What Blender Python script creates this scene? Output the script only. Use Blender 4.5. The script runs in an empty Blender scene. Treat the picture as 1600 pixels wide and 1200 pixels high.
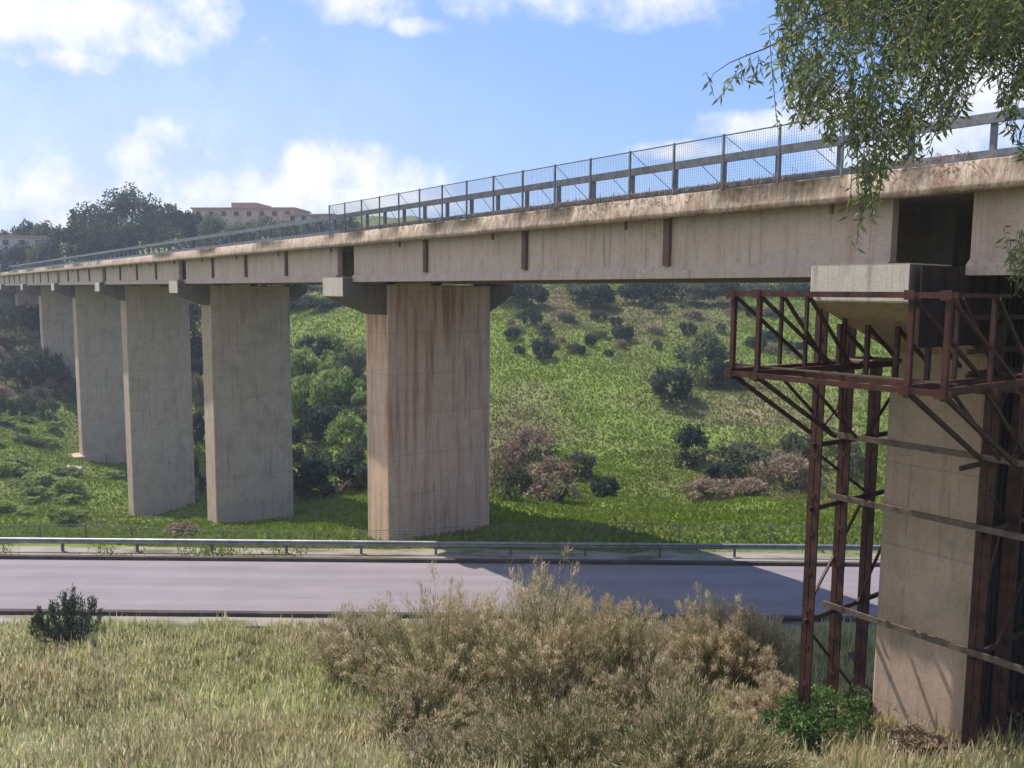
import bpy, math, random
import numpy as np
from mathutils import Vector, Matrix
R = math.radians
random.seed(7); rng = np.random.default_rng(7)
scene = bpy.context.scene
COL = scene.collection

# ------------------------------------------------------------------ camera
F = 1331.0; PITCH = R(6.13); ROLL = R(0.5)
cd = bpy.data.cameras.new('camera'); cam = bpy.data.objects.new('camera', cd); COL.objects.link(cam)
cd.sensor_width = 36; cd.lens = F / 1600 * 36; cd.clip_start = 0.1; cd.clip_end = 6000
cam.matrix_world = Matrix.Rotation(math.pi/2 - PITCH, 4, 'X') @ Matrix.Rotation(ROLL, 4, 'Z')
scene.camera = cam
# ------------------------------------------------------------------ exposure
scene.view_settings.view_transform = 'Standard'; scene.view_settings.look = 'None'
scene.view_settings.exposure = 0.55; scene.view_settings.gamma = 1
scene.render.engine = 'CYCLES'
scene.cycles.use_denoising = True
scene.cycles.max_bounces = 7; scene.cycles.volume_bounces = 0; scene.cycles.transparent_max_bounces = 8
# ------------------------------------------------------------------ sun
SUN_TO = Vector((-0.50, 0.33, 0.98)).normalized()       # direction from the scene to the sun
elev = math.asin(SUN_TO.z)
sl = bpy.data.lights.new('sun', 'SUN'); sl.energy = 4.2; sl.angle = R(0.5); sl.color = (1.0, 0.93, 0.84)
so = bpy.data.objects.new('sun', sl); COL.objects.link(so)
so.rotation_euler = SUN_TO.to_track_quat('Z', 'Y').to_euler(); so.location = (0, 0, 60)

def ray(px, py):
    "world direction through photo pixel (1600x1200)"
    dx, dy = px - 800, py - 600
    c, s = math.cos(ROLL), math.sin(ROLL)
    x, y = dx*c + dy*s, -dx*s + dy*c
    d = Vector((x/F, -y/F, -1))
    return Matrix.Rotation(math.pi/2 - PITCH, 3, 'X') @ d
def at(px, py, Y):
    d = ray(px, py); return d * (Y / d.y)

# ------------------------------------------------------------------ world: sky with cumulus
world = bpy.data.worlds.new('World'); scene.world = world; world.use_nodes = True
nt = world.node_tree; nt.nodes.clear()
def N(nt, t, **kw):
    n = nt.nodes.new(t)
    for k, v in kw.items():
        if k.startswith('i_'):
            key = k[2:]; key = int(key) if key.isdigit() else key.replace('_', ' ')
            n.inputs[key].default_value = v
        else: setattr(n, k, v)
    return n
def L(nt, a, b): nt.links.new(a, b)
sky = N(nt, 'ShaderNodeTexSky', sky_type='NISHITA', sun_disc=False)
sky.sun_elevation = elev; sky.sun_rotation = math.atan2(SUN_TO.x, SUN_TO.y); sky.altitude = 100
sky.air_density = 1.0; sky.dust_density = 0.8; sky.ozone_density = 1.2
tc = N(nt, 'ShaderNodeTexCoord')
def math_(nt, op, a, b=None, clamp=False, c=None):
    n = N(nt, 'ShaderNodeMath', operation=op, use_clamp=clamp)
    for i, v in enumerate((a, b, c)):
        if v is None: continue
        if isinstance(v, (int, float)): n.inputs[i].default_value = v
        else: L(nt, v, n.inputs[i])
    return n.outputs[0]
def noise(nt, vec, scale, detail=6, rough=0.55, dist=0.0):
    n = N(nt, 'ShaderNodeTexNoise'); n.inputs['Scale'].default_value = scale
    n.inputs['Detail'].default_value = detail; n.inputs['Roughness'].default_value = rough
    n.inputs['Distortion'].default_value = dist
    if vec is not None: L(nt, vec, n.inputs['Vector'])
    return n.outputs['Fac']
sep = N(nt, 'ShaderNodeSeparateXYZ'); L(nt, tc.outputs['Generated'], sep.inputs[0])
az = math_(nt, 'ARCTAN2', sep.outputs[0], sep.outputs[1])
el = math_(nt, 'ARCSINE', sep.outputs[2])
n1 = noise(nt, tc.outputs['Generated'], 7.0, 9, 0.62)
n2 = noise(nt, tc.outputs['Generated'], 17.0, 8, 0.6)
nd = math_(nt, 'ADD', math_(nt, 'MULTIPLY', math_(nt, 'SUBTRACT', n1, 0.5), 3.4), math_(nt, 'MULTIPLY', math_(nt, 'SUBTRACT', n2, 0.5), 3.2))
clouds = [(560, 262, 165, 42), (420, 300, 110, 40), (255, 235, 110, 48), (340, 300, 170, 48), (120, 300, 130, 40), (190, 285, 120, 60), (60, 345, 150, 42),(500,310,200,26),
          (120, 25, 230, 62), (320, 30, 55, 45), (110, 95, 80, 22), (560, -5, 110, 38), (650, 40, 50, 16), (900, -40, 330, 62),
          (1290, 175, 75, 40), (1180, 195, 90, 22), (1420, 215, 140, 45), (1050, 235, 90, 16), (1540,120,110,60), (300,335,330,22)]
dens = None
for (px, py, rx, ry) in clouds:
    d = ray(px, py).normalized(); a0 = math.atan2(d.x, d.y); e0 = math.asin(d.z)
    ax = math_(nt, 'DIVIDE', math_(nt, 'SUBTRACT', az, a0), rx / F)
    ay = math_(nt, 'DIVIDE', math_(nt, 'SUBTRACT', el, e0), ry / F)
    r2 = math_(nt, 'ADD', math_(nt, 'MULTIPLY', ax, ax), math_(nt, 'MULTIPLY', ay, ay))
    v = math_(nt, 'SUBTRACT', 1.0, r2)
    dens = v if dens is None else math_(nt, 'MAXIMUM', dens, v)
# noise-broken cloud bank, unseen, added behind-left of the camera as fill light
nb = noise(nt, tc.outputs['Generated'], 2.6, 5, 0.5)
dens = math_(nt, 'MAXIMUM', dens, -2.2)
fill_bank = N(nt, 'ShaderNodeMapRange'); L(nt, math_(nt, 'ADD', math_(nt, 'MULTIPLY', sep.outputs[0], -.80), math_(nt, 'MULTIPLY', sep.outputs[1], -.60)), fill_bank.inputs[0]); fill_bank.inputs[1].default_value = 0.0; fill_bank.inputs[2].default_value = .5; fill_bank.inputs[3].default_value = -9; fill_bank.inputs[4].default_value = 1.2
dens = math_(nt, 'MAXIMUM', dens, math_(nt, 'ADD', fill_bank.outputs[0], math_(nt, 'MULTIPLY', math_(nt, 'SUBTRACT', nb, .5), 6.0)))
dn = math_(nt, 'ADD', dens, nd)
mr = N(nt, 'ShaderNodeMapRange', interpolation_type='SMOOTHSTEP'); L(nt, dn, mr.inputs[0])
mr.inputs[1].default_value = -0.6; mr.inputs[2].default_value = 1.5
# soft milky veil low over the left of the valley
d = ray(170, 300).normalized(); a0 = math.atan2(d.x, d.y); e0 = math.asin(d.z)
ax = math_(nt, 'DIVIDE', math_(nt, 'SUBTRACT', az, a0), .38); ay = math_(nt, 'DIVIDE', math_(nt, 'SUBTRACT', el, e0), .17)
soft = math_(nt, 'MULTIPLY', math_(nt, 'POWER', 2.718, math_(nt, 'MULTIPLY', math_(nt, 'ADD', math_(nt, 'MULTIPLY', ax, ax), math_(nt, 'MULTIPLY', ay, ay)), -1.0)), .36)
mask = math_(nt, 'MAXIMUM', math_(nt, 'MULTIPLY', mr.outputs[0], 0.92), soft)
mask = math_(nt, 'ADD', mask, math_(nt, 'MULTIPLY', math_(nt, 'MULTIPLY', soft, mr.outputs[0]), .2), True)
cr = N(nt, 'ShaderNodeMapRange'); L(nt, n2, cr.inputs[0])
cr.inputs[1].default_value = .35; cr.inputs[2].default_value = .65; cr.inputs[3].default_value = 7.2; cr.inputs[4].default_value = 9.6
cc = N(nt, 'ShaderNodeCombineColor')
L(nt, math_(nt, 'MULTIPLY', cr.outputs[0], 0.97), cc.inputs[0]); L(nt, math_(nt, 'MULTIPLY', cr.outputs[0], 0.985), cc.inputs[1]); L(nt, math_(nt,'MULTIPLY',cr.outputs[0],1.04), cc.inputs[2])
# thin veil of haze: lifts the clear blue of a bright Mediterranean sky
veil = N(nt, 'ShaderNodeMix', data_type='RGBA', blend_type='MIX'); veil.inputs[0].default_value = 0.42
L(nt, sky.outputs[0], veil.inputs[6]); veil.inputs[7].default_value = (2.8, 5.5, 12.5, 1)
mx = N(nt, 'ShaderNodeMix', data_type='RGBA'); L(nt, mask, mx.inputs[0]); L(nt, veil.outputs[2], mx.inputs[6]); L(nt, cc.outputs[0], mx.inputs[7])
bg = N(nt, 'ShaderNodeBackground'); bg.inputs['Strength'].default_value = 0.085
L(nt, mx.outputs[2], bg.inputs[0])
wo = N(nt, 'ShaderNodeOutputWorld'); L(nt, bg.outputs[0], wo.inputs[0])

# ------------------------------------------------------------------ helpers
def tag(o, label=None, cat=None, group=None, kind=None):
    if label: o['label'] = label
    if cat: o['category'] = cat
    if group: o['group'] = group
    if kind: o['kind'] = kind
    return o
def wloc(o):
    v = Vector((0, 0, 0))
    while o is not None: v += o.location; o = o.parent
    return v
def empty(name, loc, label, cat, group=None):
    o = bpy.data.objects.new(name, None); COL.objects.link(o); o.location = loc; o.empty_display_size = .5
    return tag(o, label, cat, group)
class MB:
    def __init__(s): s.v = []; s.f = []
    def add(s, vs, fs):
        b = len(s.v); s.v += [tuple(v) for v in vs]; s.f += [tuple(i + b for i in f) for f in fs]
    def hexa(s, p):  # 8 points: bottom 4 ccw, top 4 ccw
        s.add(p, [(3,2,1,0),(4,5,6,7),(0,1,5,4),(1,2,6,5),(2,3,7,6),(3,0,4,7)])
    def box(s, a, b, fn=None):
        (x0,y0,z0),(x1,y1,z1) = a, b
        p = [(x0,y0,z0),(x1,y0,z0),(x1,y1,z0),(x0,y1,z0),(x0,y0,z1),(x1,y0,z1),(x1,y1,z1),(x0,y1,z1)]
        s.hexa([fn(*q) for q in p] if fn else p)
    def prism(s, poly, fa, fb):  # polygon mapped by fa and fb (the two ends)
        n = len(poly); vs = [fa(*p) for p in poly] + [fb(*p) for p in poly]
        s.add(vs, [tuple(range(n-1, -1, -1)), tuple(range(n, 2*n))] + [(i, (i+1) % n, (i+1) % n + n, i + n) for i in range(n)])
    def bar(s, a, b, w, h=None):
        a, b = Vector(a), Vector(b); h = h or w
        d = (b - a).normalized(); up = Vector((0,0,1)) if abs(d.z) < .95 else Vector(U3)
        x = d.cross(up).normalized() * w/2; y = x.cross(d).normalized() * h/2
        s.hexa([a-x-y, a+x-y, a+x+y, a-x+y, b-x-y, b+x-y, b+x+y, b-x+y])
    def tube(s, pts, rad, n=7):
        pts = [Vector(p) for p in pts]; b = len(s.v); m = len(pts)
        for i, p in enumerate(pts):
            d = (pts[min(i+1, m-1)] - pts[max(i-1, 0)]).normalized()
            x = d.cross(Vector((0.3, 0.2, 1))).normalized(); y = d.cross(x)
            for k in range(n):
                t = 2*math.pi*k/n; s.v.append(tuple(p + (x*math.cos(t) + y*math.sin(t)) * rad[i]))
        for i in range(m-1):
            for k in range(n):
                s.f.append((b+i*n+k, b+i*n+(k+1) % n, b+(i+1)*n+(k+1) % n, b+(i+1)*n+k))
        s.f.append(tuple(b+k for k in range(n))); s.f.append(tuple(b+(m-1)*n+k for k in range(n-1,-1,-1)))
    def build(s, name, mat, parent=None, smooth=False, bevel=0):
        o0 = wloc(parent) if parent else Vector((0,0,0))
        me = bpy.data.meshes.new(name); me.from_pydata([tuple(Vector(v) - o0) for v in s.v], [], s.f)
        import bmesh
        bm = bmesh.new(); bm.from_mesh(me); bmesh.ops.recalc_face_normals(bm, faces=bm.faces[:]); bm.to_mesh(me); bm.free()
        me.materials.append(mat); o = bpy.data.objects.new(name, me); COL.objects.link(o); o.parent = parent
        if smooth: me.polygons.foreach_set('use_smooth', [True]*len(me.polygons))
        if bevel:
            m = o.modifiers.new('bevel', 'BEVEL'); m.width = bevel; m.segments = 1; m.limit_method = 'ANGLE'
        return o
def npmesh(name, V, Fq, mat, parent=None, rnd=None, tone=None, smooth=False):
    "V (n,3), Fq (m,4) or (m,3) -> object; attributes per face 'rnd' and 'tone'"
    o0 = np.array(wloc(parent) if parent else (0, 0, 0)); V = V - o0
    me = bpy.data.meshes.new(name); k = Fq.shape[1]; m = len(Fq)
    me.vertices.add(len(V)); me.vertices.foreach_set('co', V.astype(np.float32).ravel())
    me.loops.add(m*k); me.loops.foreach_set('vertex_index', Fq.astype(np.int32).ravel())
    me.polygons.add(m); me.polygons.foreach_set('loop_start', np.arange(0, m*k, k, dtype=np.int32))
    me.polygons.foreach_set('loop_total', np.full(m, k, dtype=np.int32))
    if smooth: me.polygons.foreach_set('use_smooth', np.ones(m, dtype=bool))
    me.update(calc_edges=True)
    for nm, arr in (('rnd', rnd), ('tone', tone)):
        if arr is not None:
            at_ = me.attributes.new(nm, 'FLOAT', 'FACE' if len(arr) == m else 'POINT'); at_.data.foreach_set('value', np.asarray(arr, dtype=np.float32))
    me.materials.append(mat); o = bpy.data.objects.new(name, me); COL.objects.link(o); o.parent = parent
    return o
def unit(a): return a / np.maximum(np.linalg.norm(a, axis=1, keepdims=True), 1e-9)
def rdir(n, r=rng): return unit(r.normal(size=(n, 3)))
def leaves(C, D, length, width, r=rng):
    "rhomboid leaves at C pointing along D; returns verts, faces"
    n = len(C); D = unit(D); S = unit(np.cross(D, rdir(n, r))); length = np.broadcast_to(length, (n,))[:, None]; width = np.broadcast_to(width, (n,))[:, None]
    a = C; b = C + D*length*.45 + S*width/2; c = C + D*length; d = C + D*length*.45 - S*width/2
    V = np.stack([a, b, c, d], 1).reshape(-1, 3); Fq = np.arange(4*n).reshape(n, 4)
    return V, Fq

# ------------------------------------------------------------------ materials
def newmat(name):
    m = bpy.data.materials.new(name); m.use_nodes = True; nt = m.node_tree; nt.nodes.clear()
    return m, nt
def ramp(nt, fac, stops):
    r = N(nt, 'ShaderNodeValToRGB'); e = r.color_ramp.elements
    while len(e) < len(stops): e.new(0.5)
    for i, (p, c) in enumerate(stops): e[i].position = p; e[i].color = (*c, 1)
    L(nt, fac, r.inputs[0]); return r.outputs[0]
def mixc(nt, fac, a, b, mode='MIX'):
    m = N(nt, 'ShaderNodeMix', data_type='RGBA', blend_type=mode)
    for i, v in ((0, fac), (6, a), (7, b)):
        if isinstance(v, (int, float)): m.inputs[i].default_value = v
        elif isinstance(v, tuple): m.inputs[i].default_value = (*v, 1)
        else: L(nt, v, m.inputs[i])
    return m.outputs[2]
def pos(nt, sx=1, sy=1, sz=1):
    g = N(nt, 'ShaderNodeNewGeometry'); mp = N(nt, 'ShaderNodeMapping'); mp.inputs['Scale'].default_value = (sx, sy, sz)
    L(nt, g.outputs['Position'], mp.inputs[0]); return mp.outputs[0]
def finish(nt, col, rough=.85, bump=None, bstr=.3, bdist=.05, metal=0, spec=.3):
    b = N(nt, 'ShaderNodeBsdfPrincipled'); b.inputs['Roughness'].default_value = rough; b.inputs['Metallic'].default_value = metal
    b.inputs['Specular IOR Level'].default_value = spec
    if isinstance(col, tuple): b.inputs['Base Color'].default_value = (*col, 1)
    else: L(nt, col, b.inputs['Base Color'])
    if bump is not None:
        bp = N(nt, 'ShaderNodeBump'); bp.inputs['Strength'].default_value = bstr; bp.inputs['Distance'].default_value = bdist
        L(nt, bump, bp.inputs['Height']); L(nt, bp.outputs[0], b.inputs['Normal'])
    o = N(nt, 'ShaderNodeOutputMaterial'); L(nt, b.outputs[0], o.inputs[0])
def concrete(name, c0, c1, stain, stain_amt, moss=0.0, boards=True):
    m, nt = newmat(name)
    p = pos(nt); base = ramp(nt, noise(nt, p, .9, 8, .65), [(.3, c0), (.7, c1)])
    fine = noise(nt, pos(nt), 14, 5, .7); base = mixc(nt, .35, base, ramp(nt, fine, [(.3, (.35,.33,.3)), (.7, (1,1,1))]), 'MULTIPLY')
    streak = noise(nt, pos(nt, 1.6, 1.6, .09), 1.6, 7, .6)
    sm = N(nt, 'ShaderNodeMapRange'); L(nt, streak, sm.inputs[0]); sm.inputs[1].default_value = .48; sm.inputs[2].default_value = .68; sm.inputs[4].default_value = stain_amt
    gz = N(nt, 'ShaderNodeNewGeometry'); sz = N(nt, 'ShaderNodeSeparateXYZ'); L(nt, gz.outputs['Position'], sz.inputs[0])
    zr = N(nt, 'ShaderNodeMapRange'); L(nt, sz.outputs[2], zr.inputs[0]); zr.inputs[1].default_value = -11; zr.inputs[2].default_value = -1; zr.inputs[3].default_value = .45; zr.inputs[4].default_value = 1.0
    base = mixc(nt, math_(nt, 'MULTIPLY', sm.outputs[0], zr.outputs[0]), base, stain)
    blot = N(nt, 'ShaderNodeMapRange'); L(nt, noise(nt, pos(nt), 3.2, 8, .7, .5), blot.inputs[0]); blot.inputs[1].default_value = .55; blot.inputs[2].default_value = .66; blot.inputs[4].default_value = .45
    base = mixc(nt, blot.outputs[0], base, tuple(x*.55 for x in c0))
    streak2 = noise(nt, pos(nt, 2.6, 2.6, .12), 2.3, 6, .6)
    s2 = N(nt, 'ShaderNodeMapRange'); L(nt, streak2, s2.inputs[0]); s2.inputs[1].default_value = .56; s2.inputs[2].default_value = .75; s2.inputs[4].default_value = .6
    base = mixc(nt, s2.outputs[0], base, (.11, .10, .09))
    if name.startswith('cornice'):
        v1 = N(nt, 'ShaderNodeMapRange'); L(nt, noise(nt, pos(nt, 5, 5, .5), 2.2, 6, .7), v1.inputs[0]); v1.inputs[1].default_value = .42; v1.inputs[2].default_value = .62; v1.inputs[4].default_value = .75
        base = mixc(nt, v1.outputs[0], base, (.21,.15,.12))
        v2 = N(nt, 'ShaderNodeMapRange'); L(nt, noise(nt, pos(nt), 7, 7, .75), v2.inputs[0]); v2.inputs[1].default_value = .54; v2.inputs[2].default_value = .6; v2.inputs[4].default_value = .55
        base = mixc(nt, v2.outputs[0], base, (.15,.10,.08))
    if moss:
        mm = N(nt, 'ShaderNodeMapRange'); L(nt, noise(nt, p, .55, 4, .6), mm.inputs[0]); mm.inputs[1].default_value = .5; mm.inputs[2].default_value = .7; mm.inputs[4].default_value = moss
        base = mixc(nt, mm.outputs[0], base, (.17, .18, .10))
    h = fine
    if boards:
        g = N(nt, 'ShaderNodeNewGeometry'); sx = N(nt, 'ShaderNodeSeparateXYZ'); L(nt, g.outputs['Position'], sx.inputs[0])
        fr = math_(nt, 'FRACT', math_(nt, 'DIVIDE', sx.outputs[2], 2.4))
        line = math_(nt, 'LESS_THAN', fr, .018)
        base = mixc(nt, math_(nt, 'MULTIPLY', line, .28), base, (.10, .09, .08))
        # each pour has a slightly different shade
        fl = math_(nt, 'FLOOR', math_(nt, 'DIVIDE', sx.outputs[2], 2.4)); wn = N(nt, 'ShaderNodeTexWhiteNoise', noise_dimensions='1D'); L(nt, fl, wn.inputs['W'])
        base = mixc(nt, .3, base, ramp(nt, wn.outputs[0], [(0, (.7,.7,.72)), (1, (1,1,1))]), 'MULTIPLY')
        h = math_(nt, 'SUBTRACT', fine, line)
    finish(nt, base, .9, h, .35, .02)
    return m
M = {}
M['pier'] = concrete('pier_concrete', (.50,.38,.30), (.63,.485,.39), (.38,.24,.17), .55, .3)
M['pier_rusty'] = concrete('rust_streaked_concrete', (.62,.425,.31), (.75,.545,.41), (.30,.125,.075), 1.0, .0)
M['girder'] = concrete('girder_concrete', (.50,.40,.345), (.60,.485,.42), (.38,.25,.20), .45, 0, False)
M['cornice'] = concrete('cornice_concrete', (.54,.42,.32), (.74,.60,.47), (.28,.15,.10), .8, .1, False)
M['shade_conc'] = concrete('shade_toned_concrete', (.12,.10,.085), (.20,.17,.14), (.10,.06,.045), .6, 0, False)  # shade under the deck put into the corbel colour
M['inner'] = concrete('shade_toned_inner_concrete', (.17,.15,.14), (.25,.22,.20), (.12,.09,.075), .6, 0, False)  # dark albedo paints the shade between girders and under the slab
M['cap'] = concrete('cap_concrete', (.55,.49,.43), (.64,.58,.51), (.3,.22,.17), .35, 0, False)
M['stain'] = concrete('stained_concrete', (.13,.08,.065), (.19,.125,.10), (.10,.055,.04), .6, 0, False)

def metal(name, c0, c1, sc=6, rough=.6, met=.3):
    m, nt = newmat(name); f = noise(nt, pos(nt), sc, 6, .65)
    finish(nt, ramp(nt, f, [(.35, c0), (.65, c1)]), rough, f, .3, .01, met, .4); return m
M['rust'] = metal('red_rusty_steel', (.035,.015,.012), (.105,.034,.025), 3)
M['rust_dark'] = metal('dark_rusty_steel', (.03,.015,.013), (.085,.036,.028), 2.5)
M['rust_dull'] = metal('faded_rusty_steel', (.085,.06,.05), (.17,.13,.105), 5)
M['rail'] = metal('weathered_galvanised_steel', (.11,.12,.135), (.22,.23,.25), 4)
M['wbeam'] = metal('galvanised_steel', (.19,.195,.20), (.31,.315,.32), 2, .5, .4)
M['wire'] = metal('dull_wire', (.10,.11,.12), (.16,.17,.18), 4)
M['sheet'] = metal('shade_dark_sheet', (.018,.010,.010), (.045,.024,.02), 1.5, .9, 0)  # near-black colour stands in for shade on panels and side walkway planks
M['plank'] = metal('weathered_plank', (.10,.075,.06), (.2,.15,.11), 4, .9, 0)

def foliage(name, stops, transl=.35, patch=.25, tone=None):
    m, nt = newmat(name)
    a = N(nt, 'ShaderNodeAttribute'); a.attribute_name = 'rnd'
    f = math_(nt, 'ADD', math_(nt, 'MULTIPLY', a.outputs['Fac'], 1-patch), math_(nt, 'MULTIPLY', noise(nt, pos(nt), .45, 3, .5), patch))
    c = ramp(nt, f, stops)
    if tone:
        t = N(nt, 'ShaderNodeAttribute'); t.attribute_name = 'tone'
        c = mixc(nt, t.outputs['Fac'], c, ramp(nt, a.outputs['Fac'], tone))
    d = N(nt, 'ShaderNodeBsdfDiffuse'); L(nt, c, d.inputs[0]); tr = N(nt, 'ShaderNodeBsdfTranslucent'); L(nt, c, tr.inputs[0])
    mx = N(nt, 'ShaderNodeMixShader'); mx.inputs[0].default_value = transl; L(nt, d.outputs[0], mx.inputs[1]); L(nt, tr.outputs[0], mx.inputs[2])
    o = N(nt, 'ShaderNodeOutputMaterial'); L(nt, mx.outputs[0], o.inputs[0]); return m
M['lf_dark'] = foliage('dark_leaves', [(.1,(.03,.046,.032)),(.5,(.058,.08,.05)),(.9,(.11,.135,.08))])
M['lf_scrub'] = foliage('dark_scrub', [(.15,(.06,.065,.022)),(.45,(.165,.17,.065)),(.7,(.32,.30,.13)),(.95,(.60,.53,.31))], .35, .45)
M['lf_mid'] = foliage('deep_green_leaves', [(.1,(.035,.07,.025)),(.5,(.075,.14,.04)),(.9,(.18,.27,.08))])
M['lf_olive'] = foliage('olive_leaves', [(.1,(.07,.085,.05)),(.5,(.13,.15,.08)),(.9,(.21,.23,.13))])
M['lf_green'] = foliage('green_leaves', [(.1,(.14,.19,.055)),(.5,(.27,.34,.10)),(.9,(.42,.49,.20))])
M['lf_brown'] = foliage('dry_leaves', [(.1,(.14,.10,.065)),(.5,(.27,.20,.14)),(.9,(.44,.34,.25))])
M['lf_pepper'] = foliage('pepper_leaves', [(.1,(.05,.075,.035)),(.45,(.12,.155,.065)),(.75,(.25,.28,.11)),(1,(.55,.54,.20))], .45, .25)
M['lf_plume'] = foliage('dry_plumes', [(.1,(.34,.255,.165)),(.5,(.62,.49,.34)),(.9,(.84,.73,.55))], .5)
M['lf_tamarisk'] = foliage('feathery_foliage', [(.15,(.09,.09,.035)),(.38,(.24,.245,.10)),(.6,(.42,.375,.19)),(.85,(.74,.60,.41))], .45, .5)
M['grass'] = foliage('grass_blades', [(.05,(.20,.24,.075)),(.35,(.42,.48,.18)),(.7,(.64,.65,.35)),(.97,(.82,.80,.56))], .5, .45, [(.1,(.32,.25,.13)),(.9,(.62,.52,.31))])
M['meadow'] = foliage('meadow_plants', [(.1,(.13,.175,.02)),(.5,(.185,.24,.03)),(.9,(.25,.315,.05))], .35, .5, [(.1,(.10,.085,.04)),(.6,(.21,.175,.085)),(.9,(.34,.28,.15))])
def bark():
    m, nt = newmat('bark'); f = noise(nt, pos(nt, 1, 1, .3), 12, 6, .65)
    finish(nt, ramp(nt, f, [(.3, (.07,.05,.04)), (.7, (.19,.15,.12))]), .95, f, .6, .03); return m
M['bark'] = bark()
def groundmat():
    m, nt = newmat('ground')
    n = noise(nt, pos(nt), .22, 9, .65); f = noise(nt, pos(nt), 2.5, 7, .7)
    g = ramp(nt, n, [(.3,(.10,.14,.025)),(.5,(.15,.205,.032)),(.7,(.20,.26,.05))])
    b = ramp(nt, n, [(.3,(.12,.09,.055)),(.7,(.23,.185,.11))])
    t = N(nt, 'ShaderNodeAttribute'); t.attribute_name = 'tone'
    tt = math_(nt, 'ADD', t.outputs['Fac'], math_(nt, 'MULTIPLY', math_(nt, 'SUBTRACT', f, .5), .35), True)
    c = mixc(nt, tt, g, b); c = mixc(nt, .6, c, ramp(nt, f, [(.3,(.45,.45,.4)),(.65,(1,1,1))]), 'MULTIPLY')
    finish(nt, c, .95, f, .6, .15); return m
M['ground'] = groundmat()
def roadmat():
    m, nt = newmat('worn_asphalt')
    f = noise(nt, pos(nt), 30, 5, .7); w = noise(nt, pos(nt, .05, 1.1, 1), 1.3, 5, .6); p = noise(nt, pos(nt), .35, 5, .6)
    c = ramp(nt, w, [(.3,(.235,.20,.21)),(.7,(.30,.258,.27))]); c = mixc(nt, .5, c, ramp(nt, p, [(.3,(.78,.78,.78)),(.7,(1,1,1))]), 'MULTIPLY')
    c = mixc(nt, .3, c, ramp(nt, f, [(.3,(.5,.5,.5)),(.7,(1,1,1))]), 'MULTIPLY')
    g = N(nt, 'ShaderNodeNewGeometry'); sx = N(nt, 'ShaderNodeSeparateXYZ'); L(nt, g.outputs['Position'], sx.inputs[0])
    wp = math_(nt, 'SINE', math_(nt, 'MULTIPLY', math_(nt, 'SUBTRACT', sx.outputs[1], 35.7), 3.44))
    c = mixc(nt, math_(nt, 'MULTIPLY', math_(nt, 'ADD', wp, 1.0), .09), c, (.12,.105,.11))
    pt_ = N(nt, 'ShaderNodeMapRange'); L(nt, noise(nt, pos(nt, .12, .5, 1), .8, 3, .5), pt_.inputs[0]); pt_.inputs[1].default_value = .6; pt_.inputs[2].default_value = .62; pt_.inputs[4].default_value = .25
    c = mixc(nt, pt_.outputs[0], c, (.15,.135,.14))
    finish(nt, c, .85, f, .3, .01); return m
def N_col(nt):
    n = N(nt, 'ShaderNodeTexNoise'); n.inputs['Scale'].default_value = 1.5; L(nt, pos(nt), n.inputs['Vector']); return n.outputs['Color']
M['road'] = roadmat()
def gravel():
    m, nt = newmat('gravel'); f = noise(nt, pos(nt), 9, 6, .75); p = noise(nt, pos(nt, .3, 1, 1), 1.2, 5, .6)
    c = ramp(nt, p, [(.38,(.12,.13,.055)),(.5,(.27,.235,.19)),(.7,(.38,.335,.28))])
    finish(nt, mixc(nt, .5, c, ramp(nt, f, [(.3,(.5,.5,.5)),(.7,(1,1,1))]), 'MULTIPLY'), .95, f, .6, .04); return m
M['gravel'] = gravel()
M['kerb'] = concrete('kerb_concrete', (.05,.04,.04), (.09,.07,.065), (.06,.05,.04), .6, .3, False)
def plain(name, c0, c1, sc=3): 
    m, nt = newmat(name); f = noise(nt, pos(nt), sc, 6, .6); finish(nt, ramp(nt, f, [(.3,c0),(.7,c1)]), .9, f, .2, .02); return m
M['rock'] = plain('pale_rock', (.26,.24,.21), (.46,.42,.37), 2)
M['wall_pink'] = plain('pink_render', (.42,.28,.20), (.50,.35,.26), .6)
M['wall_grey'] = plain('grey_render', (.33,.30,.32), (.42,.39,.40), .6)
M['tile'] = plain('roof_tiles', (.34,.20,.14), (.42,.27,.20), 2)
m, nt = newmat('window_glass'); finish(nt, (.03,.035,.04), .15); M['glass'] = m

# ------------------------------------------------------------------ bridge frame
UX, UY = -0.597, 0.802
U3 = (UX, UY, 0)
NX, NY = UY, -UX                       # away from the camera, across the deck
P1 = np.array([10.0, 22.1]); S1 = P1 @ np.array([UX, UY]); OF = P1 @ np.array([NX, NY]); SPAN = 32.0
def W(s, o, z):                        # s along the bridge from the near pier, o across from the near girder face
    s += S1; o += OF
    return (s*UX + o*NX, s*UY + o*NY, z)
ZB, ZT, ZC = .51, 2.5, 3.18            # girder underside, slab underside, kerb top
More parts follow.
